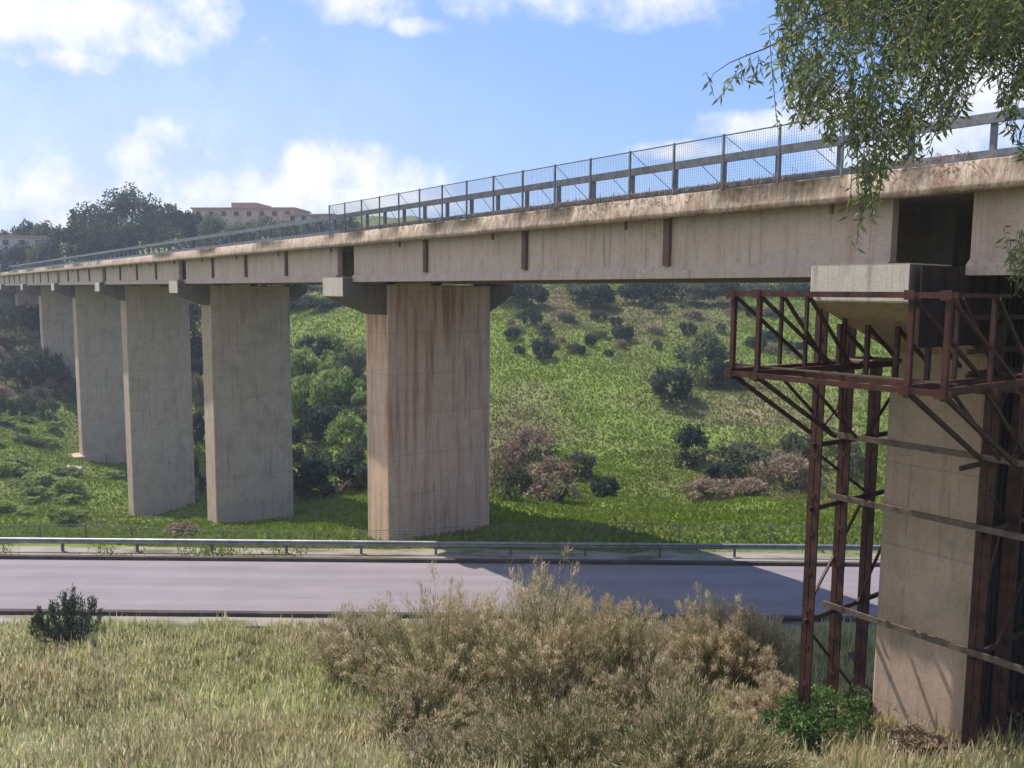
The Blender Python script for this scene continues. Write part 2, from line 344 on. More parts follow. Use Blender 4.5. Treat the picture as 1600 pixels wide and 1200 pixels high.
# ------------------------------------------------------------------ terrain
RY0, RY1, RZ = 35.7, 43.0, -14.0
def bw(s, o): x, y, _ = W(s, o, 0); return x, y
ctrl = [(0,-6,-.8),(-20,-6,0),(25,-6,0),(0,0,-1.7),(-15,4,-3.5),(15,2,-2.5),(0,10,-6.9),(-18,12,-8.4),(18,10,-6.4),(0,20,-12.2),(-16,21,-12.9),(13,21,-12.1),(20,20,-11.6),
        (0,28,-13.5),(-22,29,-13.7),(20,28,-13.0),(40,25,-12),(-45,25,-13),(70,10,-6),(-70,5,-6),
        (5,53,-14.6),(25,53,-14.6),(55,54,-14),(-22,50,-15.1),(-45,52,-15.8),(-24,56,-16.7),(-26,63,-18.7),(-45,57,-17.4),(-47,66,-19.8),(-75,62,-18.5),(-9,57,-15.9),(-80,55,-16),(100,55,-13),
        (-5,78,-19.0),(15,77,-18.4),(45,77,-17.5),(80,80,-15),(8,95,-17.3),(40,97,-15.6),(0,120,-12.6),(40,122,-11.5),(85,120,-8),
        (0,150,-4.6),(45,150,-4),(-30,128,-17),(-35,165,-4),(0,180,2),(60,185,3),(0,270,20),(80,270,20),(-60,260,20),(-120,275,17),(-180,290,17),(180,260,20),
        (-62,90,-23),(-68,115,-21.6),(-80,137,-19),(-98,166,-10),(-118,198,0),(-130,110,-19),(-150,160,-4),(-170,60,-14)]
for s, zz in ((1,-14.9),(2,-21.2),(3,-27.1),(4,-26.3),(5,-18),(6,-9.5),(7,-1.5)):
    x, y = bw(s*SPAN, 5.7); ctrl.append((x, y, zz))
for x in (-200,-110,-60,-25,0,25,60,120,200):
    for y in (34.5, 45.5): ctrl.append((x, y, RZ - .05))
C = np.array(ctrl, float); sc_ = 100.0
def tps(r2): return np.where(r2 > 1e-12, .5*r2*np.log(np.maximum(r2, 1e-12)), 0)
P = C[:, :2]/sc_; K = tps(((P[:, None]-P[None])**2).sum(-1)) + np.eye(len(P))*1e-4
A = np.zeros((len(P)+3,)*2); A[:len(P), :len(P)] = K; A[:len(P), len(P)] = 1; A[:len(P), len(P)+1:] = P
A[len(P):, :len(P)] = A[:len(P), len(P):].T
Wt = np.linalg.solve(A, np.concatenate([C[:, 2], [0, 0, 0]]))
_g = np.random.default_rng(3); _k = _g.normal(size=(24, 2)); _k = _k/np.linalg.norm(_k, axis=1, keepdims=True)*_g.uniform(.08, .9, 24)[:, None]; _ph = _g.uniform(0, 6.28, 24)
def bumps(x, y):
    a = sum(np.sin(x*k[0] + y*k[1] + p)/(1+6*np.hypot(*k)) for k, p in zip(_k, _ph)); return a*.22
def sstep(a, b, t): t = np.clip((t-a)/(b-a), 0, 1); return t*t*(3-2*t)
def tz(x, y):
    x = np.atleast_1d(np.asarray(x, float)); y = np.atleast_1d(np.asarray(y, float))
    xc = np.clip(x, -230, 230); yc = np.clip(y, -12, 300); out = np.empty(x.shape)
    q = np.stack([xc.ravel(), yc.ravel()], 1)/sc_; res = np.empty(len(q))
    for i in range(0, len(q), 20000):
        b = q[i:i+20000]; res[i:i+20000] = tps(((b[:, None]-P[None])**2).sum(-1)) @ Wt[:len(P)] + Wt[len(P)] + b @ Wt[len(P)+1:]
    out = np.minimum(res, 24).reshape(x.shape)
    out -= np.maximum(y-300, 0)*.05
    f = sstep(0, 14, y-52)*1.0 + .35*sstep(0, 5, 32-y); out = out + bumps(x, y)*f*1.5
    r = sstep(31.5, 35.2, y)*(1 - sstep(44.8, 47.5, y)); out = out*(1-r) + (RZ-.05)*r
    return out
def hit(px, py, y0=12, y1=330):
    d = ray(px, py); ts = np.linspace(y0, y1, 1600); z = tz(ts*d.x/d.y, ts); rz = ts*d.z/d.y
    k = np.argmax(rz < z)
    if not (rz < z).any(): return None
    return Vector((ts[k]*d.x/d.y, ts[k], z[k]))
# dry patches (tone) given by where they lie on the slope
dry = []
for (px, py, r) in [(830,670,7),(800,700,5),(900,478,14),(1000,492,12),(1060,480,10),(1190,745,7),(1130,750,6),(1240,730,6),(860,480,9),(1200,630,9),(1120,625,8),(800,640,4),(540,560,5),(30,560,10),(60,600,8)]:
    h = hit(px, py, 46)
    if h: dry.append((h.x, h.y, r))
def tone(x, y):
    t = np.zeros_like(x)
    for (a, b, r) in dry: t = np.maximum(t, np.clip(1.4 - np.hypot((x-a), (y-b)*.55)/r, 0, 1)*.62)
    t = np.maximum(t, sstep(150, 190, y)*.35)
    t = t + np.sin(x*.31+y*.17)*np.sin(y*.23-x*.11)*.22 + np.sin(x*.9)*np.sin(y*.7+1)*.1
    near = .45 + .3*np.sin(x*.35+1)*np.sin(y*.5); t = np.where(y < 36, near, t)
    return np.clip(t, 0, 1)
def axis(a, b, c, d, fine, coarse):
    return np.unique(np.concatenate([np.arange(a, b, coarse), np.arange(b, c, fine), np.arange(c, d+coarse, coarse)]))
xs = axis(-900, -140, 110, 900, 1.1, 19); ys = np.unique(np.concatenate([np.arange(-300,-12,16), np.arange(-12, 60, .6), np.arange(60, 210, 1.3), np.arange(210, 330, 5), np.arange(330, 1500, 40)]))
X, Y = np.meshgrid(xs, ys); Z = tz(X, Y); nx, ny = len(xs), len(ys)
idx = np.arange(nx*ny).reshape(ny, nx); q = np.stack([idx[:-1,:-1], idx[:-1,1:], idx[1:,1:], idx[1:,:-1]], -1).reshape(-1, 4)
g = npmesh('ground', np.stack([X.ravel(), Y.ravel(), Z.ravel()], 1), q, M['ground'], None, None, tone(X.ravel(), Y.ravel()), True)
tag(g, kind='structure')
def sheet(name, y0, y1, z, mat, x0=-230, x1=230, h=None):
    b = MB(); b.box((x0, y0, z-(h or .03)), (x1, y1, z)); return tag(b.build(name, mat), kind='structure')
sheet('road', RY0, RY1, RZ, M['road'])
sheet('kerb', RY1+.004, RY1+.28, RZ+.17, M['kerb'], h=.25)
sheet('kerb', RY0-.3, RY0-.004, RZ+.17, M['kerb'], h=.25)
sheet('gravel_path', RY1+.285, RY1+2.3, RZ+.01, M['gravel'])
sheet('gravel_path', RY0-1.3, RY0-.305, RZ+.01, M['gravel'])

# ------------------------------------------------------------------ viaduct
v = empty('concrete_viaduct', W(0, 5.5, -12), 'long grey-brown concrete beam viaduct striding over the road on wide wall piers', 'bridge')
DW = 10.5; PA, PB, PT = 2.1, 9.3, 1.35
gaps = {0: (-1.6, .45)}
SK = [0, SPAN+.85, 2*SPAN+.9, 3*SPAN+.4, 4*SPAN-.6, 5*SPAN, 6*SPAN, 7*SPAN, 8*SPAN]
def deck_z(s): return 0.0
for k in range(0, 8):
    s = SK[k]
    zb = min(tz(*W(s+ds, o, 0)[:2])[0] for ds in (-1.4, 1.4) for o in (PA, PB)) - .6
    b = MB(); b.hexa([W(s-PT,PA,zb), W(s+PT,PA,zb), W(s+PT,PB,zb), W(s-PT,PB,zb), W(s-PT,PA,.4), W(s+PT,PA,.4), W(s+PT,PB,.4), W(s-PT,PB,.4)])
    pr = b.build('pier', M['pier_rusty'] if k == 1 else M['pier'], v, bevel=.06)
    if k == 1: pr['label'] = 'pier with rust brown streaks running down its broad face'
    if k == 0: pr['label'] = 'nearest pier, wrapped in the red steel scaffold'
    e = 2.0 if k == 0 else .62; ze = -.15 if k == 0 else -.3
    zi = -1.6 if k == 0 else -1.35
    for side, poly in (('near', [(-e,ze),(-e,.76),(-.06,.76),(-.06,.404),(PA-.003,.404),(PA-.003,zi)]), ('far', [(PB+.003,-1.2),(PB+.003,.404),(DW+.06,.404),(DW+.06,.7),(DW+.5,.7),(DW+.5,-.2)])):
        b = MB(); b.prism(poly, lambda o, z: W(s-PT+.03, o, z), lambda o, z: W(s+PT-.03, o, z))
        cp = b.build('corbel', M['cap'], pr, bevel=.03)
        cp.data.materials.append(M['shade_conc']); cp.data.materials.append(M['pier'])
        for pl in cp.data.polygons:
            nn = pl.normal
            if nn.x*NX + nn.y*NY > -.9: pl.material_index = 1  # only the end face stays bright; the rest is coloured as shade
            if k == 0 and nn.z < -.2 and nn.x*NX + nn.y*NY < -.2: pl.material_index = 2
    for o in (.35, 3.65, 6.95, 10.15):      # bearings under the girder ends
        g0, g1 = gaps.get(k, (-1.05, 1.05))
        for ss in (s+g0-.25 if k else s-1.12, s+g1+.25):
            if abs(ss-s) < 1.3:
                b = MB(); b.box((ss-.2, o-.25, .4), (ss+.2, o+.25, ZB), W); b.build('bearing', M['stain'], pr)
    if k == 4:
        b = MB(); zf = tz(*W(s,PA,0)[:2])[0]
        b.box((s-1.9, PA-1.7, zf-1), (s+1.9, PA+3, zf+.6), W); b.build('footing', M['pier'], pr, bevel=.05)
girder_poly = [(0,ZB),(.7,ZB),(.7,ZB+.24),(.5,ZB+.42),(.5,ZT+.02),(.2,ZT+.02),(.2,ZB+.42),(0,ZB+.24)]
ends = [(-SPAN+1.05, gaps[0][0])]
for k in range(0, 8):
    ends.append((SK[k] + gaps.get(k, (0, 1.05))[1], SK[k+1]-1.05))
for j, (a, c) in enumerate(ends):
    if j == 0: a = -26.0
    for gi, o in enumerate((0, 3.3, 6.6, 9.8)):
        b = MB(); fl = (lambda oo, z, ss, o=o, gi=gi: W(ss, o + (.7-oo if gi >= 2 else oo), z))
        b.prism(girder_poly, lambda oo, z: fl(oo, z, a), lambda oo, z: fl(oo, z, c))
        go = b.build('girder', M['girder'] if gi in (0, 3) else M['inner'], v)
        if gi == 0:
            n = 4
            for q_ in range(1, n):
                ss = a + (c-a)*q_/n if j else -8.0*q_
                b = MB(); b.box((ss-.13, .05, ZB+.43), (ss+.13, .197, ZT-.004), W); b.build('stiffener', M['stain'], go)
    for q_ in range(1, 4):
        ss = a + (c-a)*q_/4 if j else -8.0*q_
        b = MB()
        for o, o2 in ((.503, 3.497), (3.803, 6.797), (7.103, 9.997)): b.box((ss-.12, o, ZB+.45), (ss+.12, o2, ZT-.004), W)
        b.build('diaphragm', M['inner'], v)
SA, SE = -26.0, 8*SPAN+4
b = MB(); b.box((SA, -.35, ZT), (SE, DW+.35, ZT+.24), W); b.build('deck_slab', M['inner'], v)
def rough_cornice(o0, o1, out):
    "kerb beam with a chipped, uneven outer face"
    r_ = np.random.default_rng(5 if out < 0 else 6); ss = np.concatenate([np.arange(SA, 40, .22), np.arange(40, SE, .8)]); n = len(ss)
    prof = [(o0, ZT-.06), (o1, ZT+.0), (o1-out*.02, ZT+.13), (o1-out*.13, ZC-.03), (o1-out*.15, ZC), (o0, ZC)]
    V = np.zeros((n, 6, 3))
    chip = np.clip(np.convolve(r_.normal(size=n+6), np.ones(7)/7, 'valid')*.13, -.06, .16); low = r_.uniform(-.02, .045, n)*np.where(r_.random(n) < .3, 1.6, .5)
    for i, s_ in enumerate(ss):
        for k, (o, z) in enumerate(prof):
            do = dz = 0
            if k in (1, 2, 3): do = -out*(chip[i] + (r_.uniform(0, .05) if k == 1 else r_.uniform(0, .02)))
            if k == 1: dz = low[i]
            if k in (3, 4): dz = -abs(low[i])*.8
            V[i, k] = W(s_, o+do, z+dz)
    idx = np.arange(n*6).reshape(n, 6); Fq = []
    for k in range(6):
        k2 = (k+1) % 6; Fq.append(np.stack([idx[:-1,k], idx[1:,k], idx[1:,k2], idx[:-1,k2]], -1))
    return npmesh('edge_beam', V.reshape(-1, 3), np.concatenate(Fq), M['cornice'], v)
rough_cornice(-.356, -.56, -1); rough_cornice(DW+.356, DW+.56, 1)
b = MB(); b.box((SA, -.34, ZT+.24), (SE, DW+.34, ZT+.36), W); b.build('roadway', M['road'], v)
# drain pipes stubs under the edge
for s_ in np.arange(2, 120, 8.0):
    b = MB(); b.tube([W(s_, -.15, ZT-.3), W(s_, -.15, ZT-.002)], [.06, .06], 8); b.build('drain_pipe', M['stain'], v)
# abutment where the far end lands
x, y, _ = W(8*SPAN, 5.5, 0)
b = MB(); b.box((8*SPAN+.1, -.3, -6), (8*SPAN+5, DW+.3, .5), W); b.build('abutment', M['pier'], v, bevel=.05)

# guard rails on the deck
def deck_rail(o, sgn, label, s0, s1, step):
    r = empty('guard_rail', W(s0, o, ZC), label, 'guard rail')
    b = MB()
    for z, h in ((.98, .24),):
        b.hexa([W(s0,o-.05,ZC+z-h/2), W(s1,o-.05,ZC+z-h/2), W(s1,o+.05,ZC+z-h/2), W(s0,o+.05,ZC+z-h/2), W(s0,o-.05,ZC+z+h/2), W(s1,o-.05,ZC+z+h/2), W(s1,o+.05,ZC+z+h/2), W(s0,o+.05,ZC+z+h/2)])
        b.build('top_rail', M['rail'], r); b = MB()
    b.hexa([W(s0,o-.05,ZC+.06), W(s1,o-.05,ZC+.06), W(s1,o+.05,ZC+.06), W(s0,o+.05,ZC+.06), W(s0,o-.05,ZC+.24), W(s1,o-.05,ZC+.24), W(s1,o+.05,ZC+.24), W(s0,o+.05,ZC+.24)])
    b.build('bottom_rail', M['rail'], r)
    for i, s_ in enumerate(np.arange(s0, s1, step)):
        b = MB(); b.box((s_-.06, o+.052*sgn, ZC-.05), (s_+.06, o+.19*sgn, ZC+1.08), W); b.build('post', M['rail'], r)
deck_rail(0.0, 1, 'weathered grey steel guard rail along the near edge of the viaduct deck', -18, 8*SPAN-76, 2.0)
deck_rail(DW, -1, 'weathered grey steel guard rail along the far edge of the viaduct deck', -18, 8*SPAN-76, 2.2)
# tall mesh fence over the road span
f = empty('mesh_fence', W(2, -.42, ZC), 'tall see-through wire mesh fence on the deck edge above the road', 'fence')
f0, f1, fh = 1.6, 33.6, 1.62
for s_ in np.arange(f0, f1+.1, 2.0):
    b = MB(); b.box((s_-.028, -.44, ZC-.02), (s_+.028, -.38, ZC+fh), W); b.build('post', M['rail'], f)
b = MB()
for s_ in np.arange(f0, f1, .08): b.box((s_-.0017, -.42, ZC+.05), (s_+.0017, -.412, ZC+fh-.03), W)
for z in np.arange(.05, fh, .08): b.box((f0, -.411, ZC+z-.0017), (f1, -.408, ZC+z+.0017), W)
b.build('wire_mesh', M['wire'], f)
b = MB(); b.box((f0, -.375, ZC+fh-.05), (f1, -.345, ZC+fh-.015), W); b.build('top_rail', M['rail'], f)
for i, s_ in enumerate(np.arange(f0, f1-1.9, 2.0)):
    b = MB(); b.bar(W(s_+.05, -.36, ZC+.1), W(s_+1.95, -.36, ZC+fh*.95) if i % 2 else W(s_+1.0, -.36, ZC+.9), .018); b.build('brace', M['wire'], f)

# ------------------------------------------------------------------ steel scaffold round the near pier
OA = -4.3                                        # outer row offset
SCF = W(0, .5, -12.5)
t = empty('steel_scaffold', SCF, 'rusty red steel scaffold with a railed platform around the nearest pier', 'scaffold')
SL, SR = 1.95, -2.0                              # rows on the two sides of the pier
ZP = -1.78
def bar(name, a, c, w, h=None, mat='rust'):
    w *= .82; h = h*.82 if h else None
    b = MB(); b.bar(W(*a), W(*c), w, h); return b.build(name, M[mat], t)
legs_o = [-.45, .95, 2.4]
for si, s in enumerate((SL, SR)):
    for o in (legs_o if si == 0 else [1.0, 2.6]) + [4.2, 6.8, 9.8]:
        zb = tz(*W(s, o, 0)[:2])[0] - .3
        b = MB()                                 # each leg: two channels with battens
        for dd in (-.1, .1): b.bar(W(s+dd, o, zb), W(s+dd, o, -.35 if o < 2 else -1.9), .055, .17)
        for z in np.arange(zb+1, -.6, 1.1): b.box((s-.075, o-.05, z), (s+.075, o+.05, z+.12), W)
        b.build('leg', M['rust_dark'], t)
levels = [-4.15, -5.95, -9.2]
for z in levels:
    for si, s in enumerate((SL, SR)):
        bar('cross_beam', (s, legs_o[0]-.2 if si == 0 else .8, z), (s, 9.9, z), .09, .16, 'rust_dark')
    bar('cross_beam', (SL+.3, .72, z+.17), (SR-2.2, .72, z+.17), .1, .19, 'rust_dull')
# diagonal braces in the tower sides
zz = [-1.9] + levels + [-12.2]
for s in (SL, SR):
    for i in range(len(zz)-1):
        a, c = (legs_o[0] if s == SL else 1.0, legs_o[2]) if i % 2 else (legs_o[2], legs_o[0] if s == SL else 1.0)
        bar('brace', (s+.16, a, zz[i]-.1), (s+.16, c, zz[i+1]+.1), .08, .08, 'rust_dark')
        bar('brace', (s-.16, 4.2, zz[i]-.1), (s-.16, 6.8 if i % 2 else 1.8, zz[i+1]+.1), .08, .08, 'rust_dark')
# cantilever platform frames
PS = [1.85, 1.1, -2.65, -3.4]
for s in PS:
    bar('bracket_beam', (s, OA-.1, ZP-.12), (s, 1.9, ZP-.12), .12, .2)
    bar('post', (s, OA, ZP-.3), (s, OA, .05), .13, .13)
    bar('bracket_beam', (s, OA, .02), (s, -1.75, .02), .09, .1)
    bar('brace', (s+.02, OA+.05, ZP-.2), (s+.02, -.85, -3.75), .11, .11, 'rust_dark')
    bar('brace', (s+.02, OA+.08, -.05), (s+.02, OA+3.1, ZP), .09, .09, 'rust_dark')
    bar('post', (s, OA+1.9, ZP-.02), (s, OA+1.9, 0.0), .1, .1, 'rust_dark')
    bar('post', (s, -.7, ZP-1.5), (s, -.7, 0.0), .12, .12, 'rust_dark')
    bar('brace', (s+.1, OA+1.9, ZP-.2), (s+.1, .3, -3.9), .08, .08, 'rust_dark')
    bar('brace', (s-.07, OA+1.9, -.05), (s-.07, -.5, ZP), .09, .09, 'rust_dark')
for o, zt in ((OA, .02), (OA, ZP-.15), (OA+1.9, ZP-.22), (-.85, ZP-.3)):
    bar('edge_beam', (2.0, o-.075, zt), (-3.6, o-.075, zt), .09, .15)
bar('handrail', (2.0, OA+.09, ZP+.06), (-3.6, OA+.09, ZP+.06), .06, .05, 'rust_dull')
b = MB()
for i in range(5): b.box((1.62-.22*i, -.5+0, ZP-.0), (1.82-.22*i, 1.6, ZP+.045), W)
b.build('platform', M['plank'], t)
for i, (o0, o1) in enumerate(((-1.93, 2.2), (2.25, 4.1), (4.12, 6.7), (6.72, 9.6))):  # panels added to paint the deep shade on the pier's near side
    for z0, z1 in ((-12.6, -9.3), (-9.28, -6.05), (-6.03, -4.2), (-4.18, -1.9), (-1.88, .7)):
        if i == 0 and z1 < 0: continue
        if i == 0: z0 = -1.2
        b = MB(); n = 12
        for q_ in range(n):
            oo = o0 + (o1-o0)*q_/n; ow = (o1-o0)/n; dz = .04 if q_ % 2 else 0
            b.hexa([W(-1.52-dz, oo, z0), W(-1.56-dz, oo, z0), W(-1.56-dz, oo+ow, z0), W(-1.52-dz, oo+ow, z0), W(-1.52-dz, oo, z1), W(-1.56-dz, oo, z1), W(-1.56-dz, oo+ow, z1), W(-1.52-dz, oo+ow, z1)])
        b.build('shade_panel', M['sheet'], t)
# walkway frames on the shaded side of the pier
for s in (-2.0, -3.4):
    for o in (3.0, 5.6, 8.4):
        bar('post', (s, o, -4.1), (s, o, -.4), .12, .12, 'rust_dark')
    for z in (-.5, -1.3, ZP-.1, -4.1):
        bar('edge_beam', (s-.07, -.6, z), (s-.07, 9, z), .08, .14, 'rust_dark')
for o in (1.9, 3.0, 5.6, 8.4): bar('brace', (-3.4, o, ZP-.1), (-2.05, o, -4.0), .1, .1, 'rust_dark')
for o in (.2, 1.4, 3.0, 4.4, 6.0, 7.2): bar('brace', (-3.38, o, -.5), (-3.38, o+1.3, ZP), .08, .08, 'rust_dark')
for s in (1.2, .4, -.4, -1.2): bar('post', (s, -.75, ZP-.3), (s, -.75, -.75), .13, .13, 'rust_dark'); bar('brace', (s, -.75, -.8), (s, .9, ZP), .1, .1, 'rust_dark')
for (s, o, z) in [(q_, OA, w_) for q_ in PS for w_ in (.02, ZP-.15)]:
    b = MB(); b.box((s-.11, o-.162, z-.1), (s+.11, o-.153, z+.1), W); b.build('gusset_plate', M['rust'], t)
b = MB()
for i in range(6): b.box((-3.4+.23*i, -.5, ZP-.03), (-3.4+.23*i+.21, 9, ZP+.015), W)
b.build('platform', M['sheet'], t)  # side walkway planks, near-black to stand in for shade

# ------------------------------------------------------------------ roadside guard rail and wire fence
GY = RY1 + 1.35
r = empty('roadside_barrier', (0, GY, RZ), 'long grey corrugated steel crash barrier along the far side of the road', 'barrier')
prof = [(0,.76),(-.06,.72),(-.08,.66),(-.02,.6),(-.08,.54),(-.06,.48),(0,.44)]
b = MB(); n = len(prof)
xs2 = [-70, 70]
vs = [(x_, GY+a, RZ+z) for x_ in xs2 for a, z in prof] + [(x_, GY+a+.012, RZ+z) for x_ in xs2 for a, z in prof]
fs = [(i, i+1, n+i+1, n+i) for i in range(n-1)] + [(2*n+i, 3*n+i, 3*n+i+1, 2*n+i+1) for i in range(n-1)] + [(0, n, 3*n, 2*n), (n-1, 2*n-1, 4*n-1, 3*n-1)]
b.add(vs, fs); b.build('corrugated_beam', M['wbeam'], r)
for x_ in np.arange(-36, 34, 4.0):
    b = MB(); b.box((x_-.06, GY+.02, RZ-.1), (x_+.06, GY+.14, RZ+.72)); b.build('post', M['wire'], r)
r = empty('wire_fence', (0, 47.2, RZ), 'low wire fence on thin posts behind the crash barrier', 'fence')
FY = 47.3
xx = np.arange(-45, 42, 2.6)
for x_ in xx:
    z0 = tz(x_, FY)[0]; b = MB(); b.box((x_-.03, FY-.03, z0-.1), (x_+.03, FY+.03, z0+1.1)); b.build('post', M['rail'], r)
b = MB()
for h in (.2, .35, .5, .65, .8, .93, 1.05):
    pts = [(x_, FY+.04, tz(x_, FY)[0]+h) for x_ in xx]
    for p_, q_ in zip(pts, pts[1:]): b.bar(p_, q_, .03 if h > 1 else .012)
b.build('wire', M['rail'], r)

# ------------------------------------------------------------------ vegetation builders
def crown_arrays(cx, cy, cz, rx, ry, rz, n, size, seed, clumps=None, flat=.0, up=.2):
    r_ = np.random.default_rng(seed); k = clumps or max(8, int(n**.5*.8))
    d = rdir(k, r_); d[:, 2] = np.where(d[:, 2] < -.45, -d[:, 2], d[:, 2]); rad = r_.uniform(.45, 1.02, k)**.7
    cc = d*rad[:, None]; cs = r_.uniform(.16, .36, k)
    w = cs**2; idx = r_.choice(k, n, p=w/w.sum()); off = r_.normal(size=(n, 3)); off = unit(off)*r_.uniform(.3, 1, n)[:, None]**.6
    p = cc[idx] + off*cs[idx][:, None]
    sh = r_.uniform(0, 1, k)[idx]*.55 + r_.uniform(0, 1, n)*.45
    Cc = p*np.array([rx, ry, rz]) + np.array([cx, cy, cz])
    D = rdir(n, r_) + np.array([0, 0, up])
    return Cc, D, r_.uniform(.6, 1.3, n)*size, sh, r_
def shrub_proto(name, mat, seed, n, size, rx=1., rz=.8):
    """unit shrub: low crown reaching the ground, short stems"""
    Cc, D, s_, sh, r_ = crown_arrays(0, 0, rz*.85, rx, rx, rz, n, size, seed)
    Cc[:, 2] = np.abs(Cc[:, 2]); V, Fq = leaves(Cc, D, s_, s_*.6, r_)
    return ('foliage', V, Fq, mat, sh)
PROTO = {}
def get_proto(kind):
    if kind in PROTO: return PROTO[kind]
    mat, seed, n, size, rz = {'dark': ('lf_dark', 11, 1500, .2, .85), 'darkb': ('lf_dark', 12, 1300, .22, 1.1), 'olive': ('lf_olive', 13, 1500, .18, .75), 'oliveb': ('lf_olive', 19, 1600, .17, .95),
        'green': ('lf_green', 14, 1500, .18, .7), 'brown': ('lf_brown', 15, 1500, .16, .75), 'brownb': ('lf_brown', 16, 1600, .15, .95), 'greenb': ('lf_green', 17, 1400, .2, 1.0)}[kind]
    _, V, Fq, _, sh = shrub_proto('shrub', mat, seed, n, size, 1., rz)
    fo = npmesh('foliage', V, Fq, M[mat], None, sh); me = fo.data; bpy.data.objects.remove(fo)
    b = MB(); r_ = random.Random(seed)
    for i in range(6):
        a = r_.uniform(0, 6.28); b.tube([(0, 0, -.15), (.25*math.cos(a), .25*math.sin(a), .4), (.6*math.cos(a), .6*math.sin(a), .95*rz)], [.05, .035, .01], 5)
    st = b.build('stem', M['bark']); ms = st.data; bpy.data.objects.remove(st)
    PROTO[kind] = (me, ms); return PROTO[kind]
def shrub(px, py, wpx, hpx, kind, label, group, loc=None):
    "base centre at photo pixel (px, py) on the terrain; width/height in photo pixels give its real size"
    h = loc or hit(px, py, 12)
    if h is None: return
    k = h.y/F*1.02; rx = wpx*k/2; rz = hpx*k
    me, ms = get_proto(kind)
    o = bpy.data.objects.new('shrub', None); COL.objects.link(o); o.location = h; tag(o, label, 'shrub', group)
    base = me.get('h') or max(vv.co.z for vv in me.vertices); me['h'] = base
    o.location.z -= rz*.13
    o.scale = (rx/1.05, rx/1.05, rz*1.13/base); o.rotation_euler.z = random.uniform(0, 6.28)
    for nm, d_ in (('foliage', me), ('stem', ms)):
        c = bpy.data.objects.new(nm, d_); COL.objects.link(c); c.parent = o
    return o
def tree(name, base, ztop, rx, kind, seed, label, group, cb=None, n=5200, size=.42):
    "tapered trunk with limbs, leafy uneven crown"
    base = Vector(base); r_ = random.Random(seed); H = ztop - base.z; cb = cb if cb is not None else .25
    o = empty(name, base, label, 'tree', group)
    b = MB(); top = base + Vector((r_.uniform(-.6,.6), 0, H*.8)); m = base.lerp(top, .45) + Vector((r_.uniform(-.4,.4), 0, 0))
    b.tube([base - Vector((0,0,.5)), base + Vector((0,0,.6)), m, top], [H*.032, H*.026, H*.018, H*.006], 8)
    for i in range(9):
        a = r_.uniform(0, 6.28); q0 = base.lerp(top, r_.uniform(.35, .8)); ln = rx*r_.uniform(.5, .9)
        b.tube([q0, q0 + Vector((math.cos(a)*ln*.5, math.sin(a)*ln*.5, H*.05)), q0 + Vector((math.cos(a)*ln, math.sin(a)*ln, H*.13))], [H*.011, H*.007, H*.002], 5)
    b.build('trunk', M['bark'], o, True)
    cz = base.z + H*(cb + (1-cb)/2); Cc, D, s_, sh, rr = crown_arrays(base.x, base.y, cz, rx, rx*.9, H*(1-cb)/2, n, size*1.7, seed, clumps=60)
    V, Fq = leaves(Cc, D, s_, s_*.65, rr); npmesh('crown', V, Fq, M[kind], o, sh)
    return o

# ------------------------------------------------------------------ far hill trees and buildings
def hz(x, y): return tz(x, y)[0]
def far_tree(px, ytop, wpx, Yd, kind, seed, label, group, cb=.12, n=4200):
    p = at(px, ytop, Yd); zb = hz(p.x, p.y); k = Yd/F
    tree('broadleaf_tree', (p.x, p.y, zb), p.z, wpx*k/2, kind, seed, label, group, cb, n, max(.35, Yd/F*2.6))
big = [(150, 318, 90, 222, 'left'), (205, 298, 100, 228, 'tallest'), (262, 318, 80, 232, 'right'), (120, 350, 80, 214, 'low left'), (300, 338, 46, 236, 'small right'),(230,345,120,216,'front'),(170,352,100,212,'f2')]
lab = {'left': 'left shoulder of the big dark tree clump on the hill behind the deck', 'tallest': 'tallest dark tree of the hilltop clump behind the deck, left of the pink building',
       'right': 'dark rounded tree on the right side of the hilltop clump', 'low left': 'low dark tree at the left foot of the hilltop clump', 'small right': 'small dark tree just left of the pink building',
       'front': 'broad dark tree in front of the tallest tree, just above the deck line','f2':'broad dark tree low in the clump, left of the front one above the deck'}
for i, (px, yt, w, Yd, nm) in enumerate(big): far_tree(px, yt, w, Yd, 'lf_dark', 100+i, lab[nm], 'dark trees on the hilltop clump')
for i, (px, yt, w, Yd) in enumerate([(8,365,50,235),(40,352,40,240),(66,350,36,230),(25,385,60,215),(70,382,50,212),(-25,372,60,230)]):
    far_tree(px, yt, w, Yd, 'lf_dark' if i % 2 else 'lf_olive', 120+i, ('dark' if i % 2 else 'greyish green')+' tree at the far left edge of the hilltop', 'trees at the far left of the hilltop', .05, 3000)
for i, (px, yt, w, Yd) in enumerate([(335,340,60,215),(375,348,60,212),(415,345,62,216),(455,347,60,210),(500,342,60,212),(545,345,40,230)]):
    far_tree(px, yt, w, Yd, 'lf_olive', 140+i, 'low olive tree in the row in front of the pink hilltop building', 'olive trees before the hilltop building', .02, 2600)
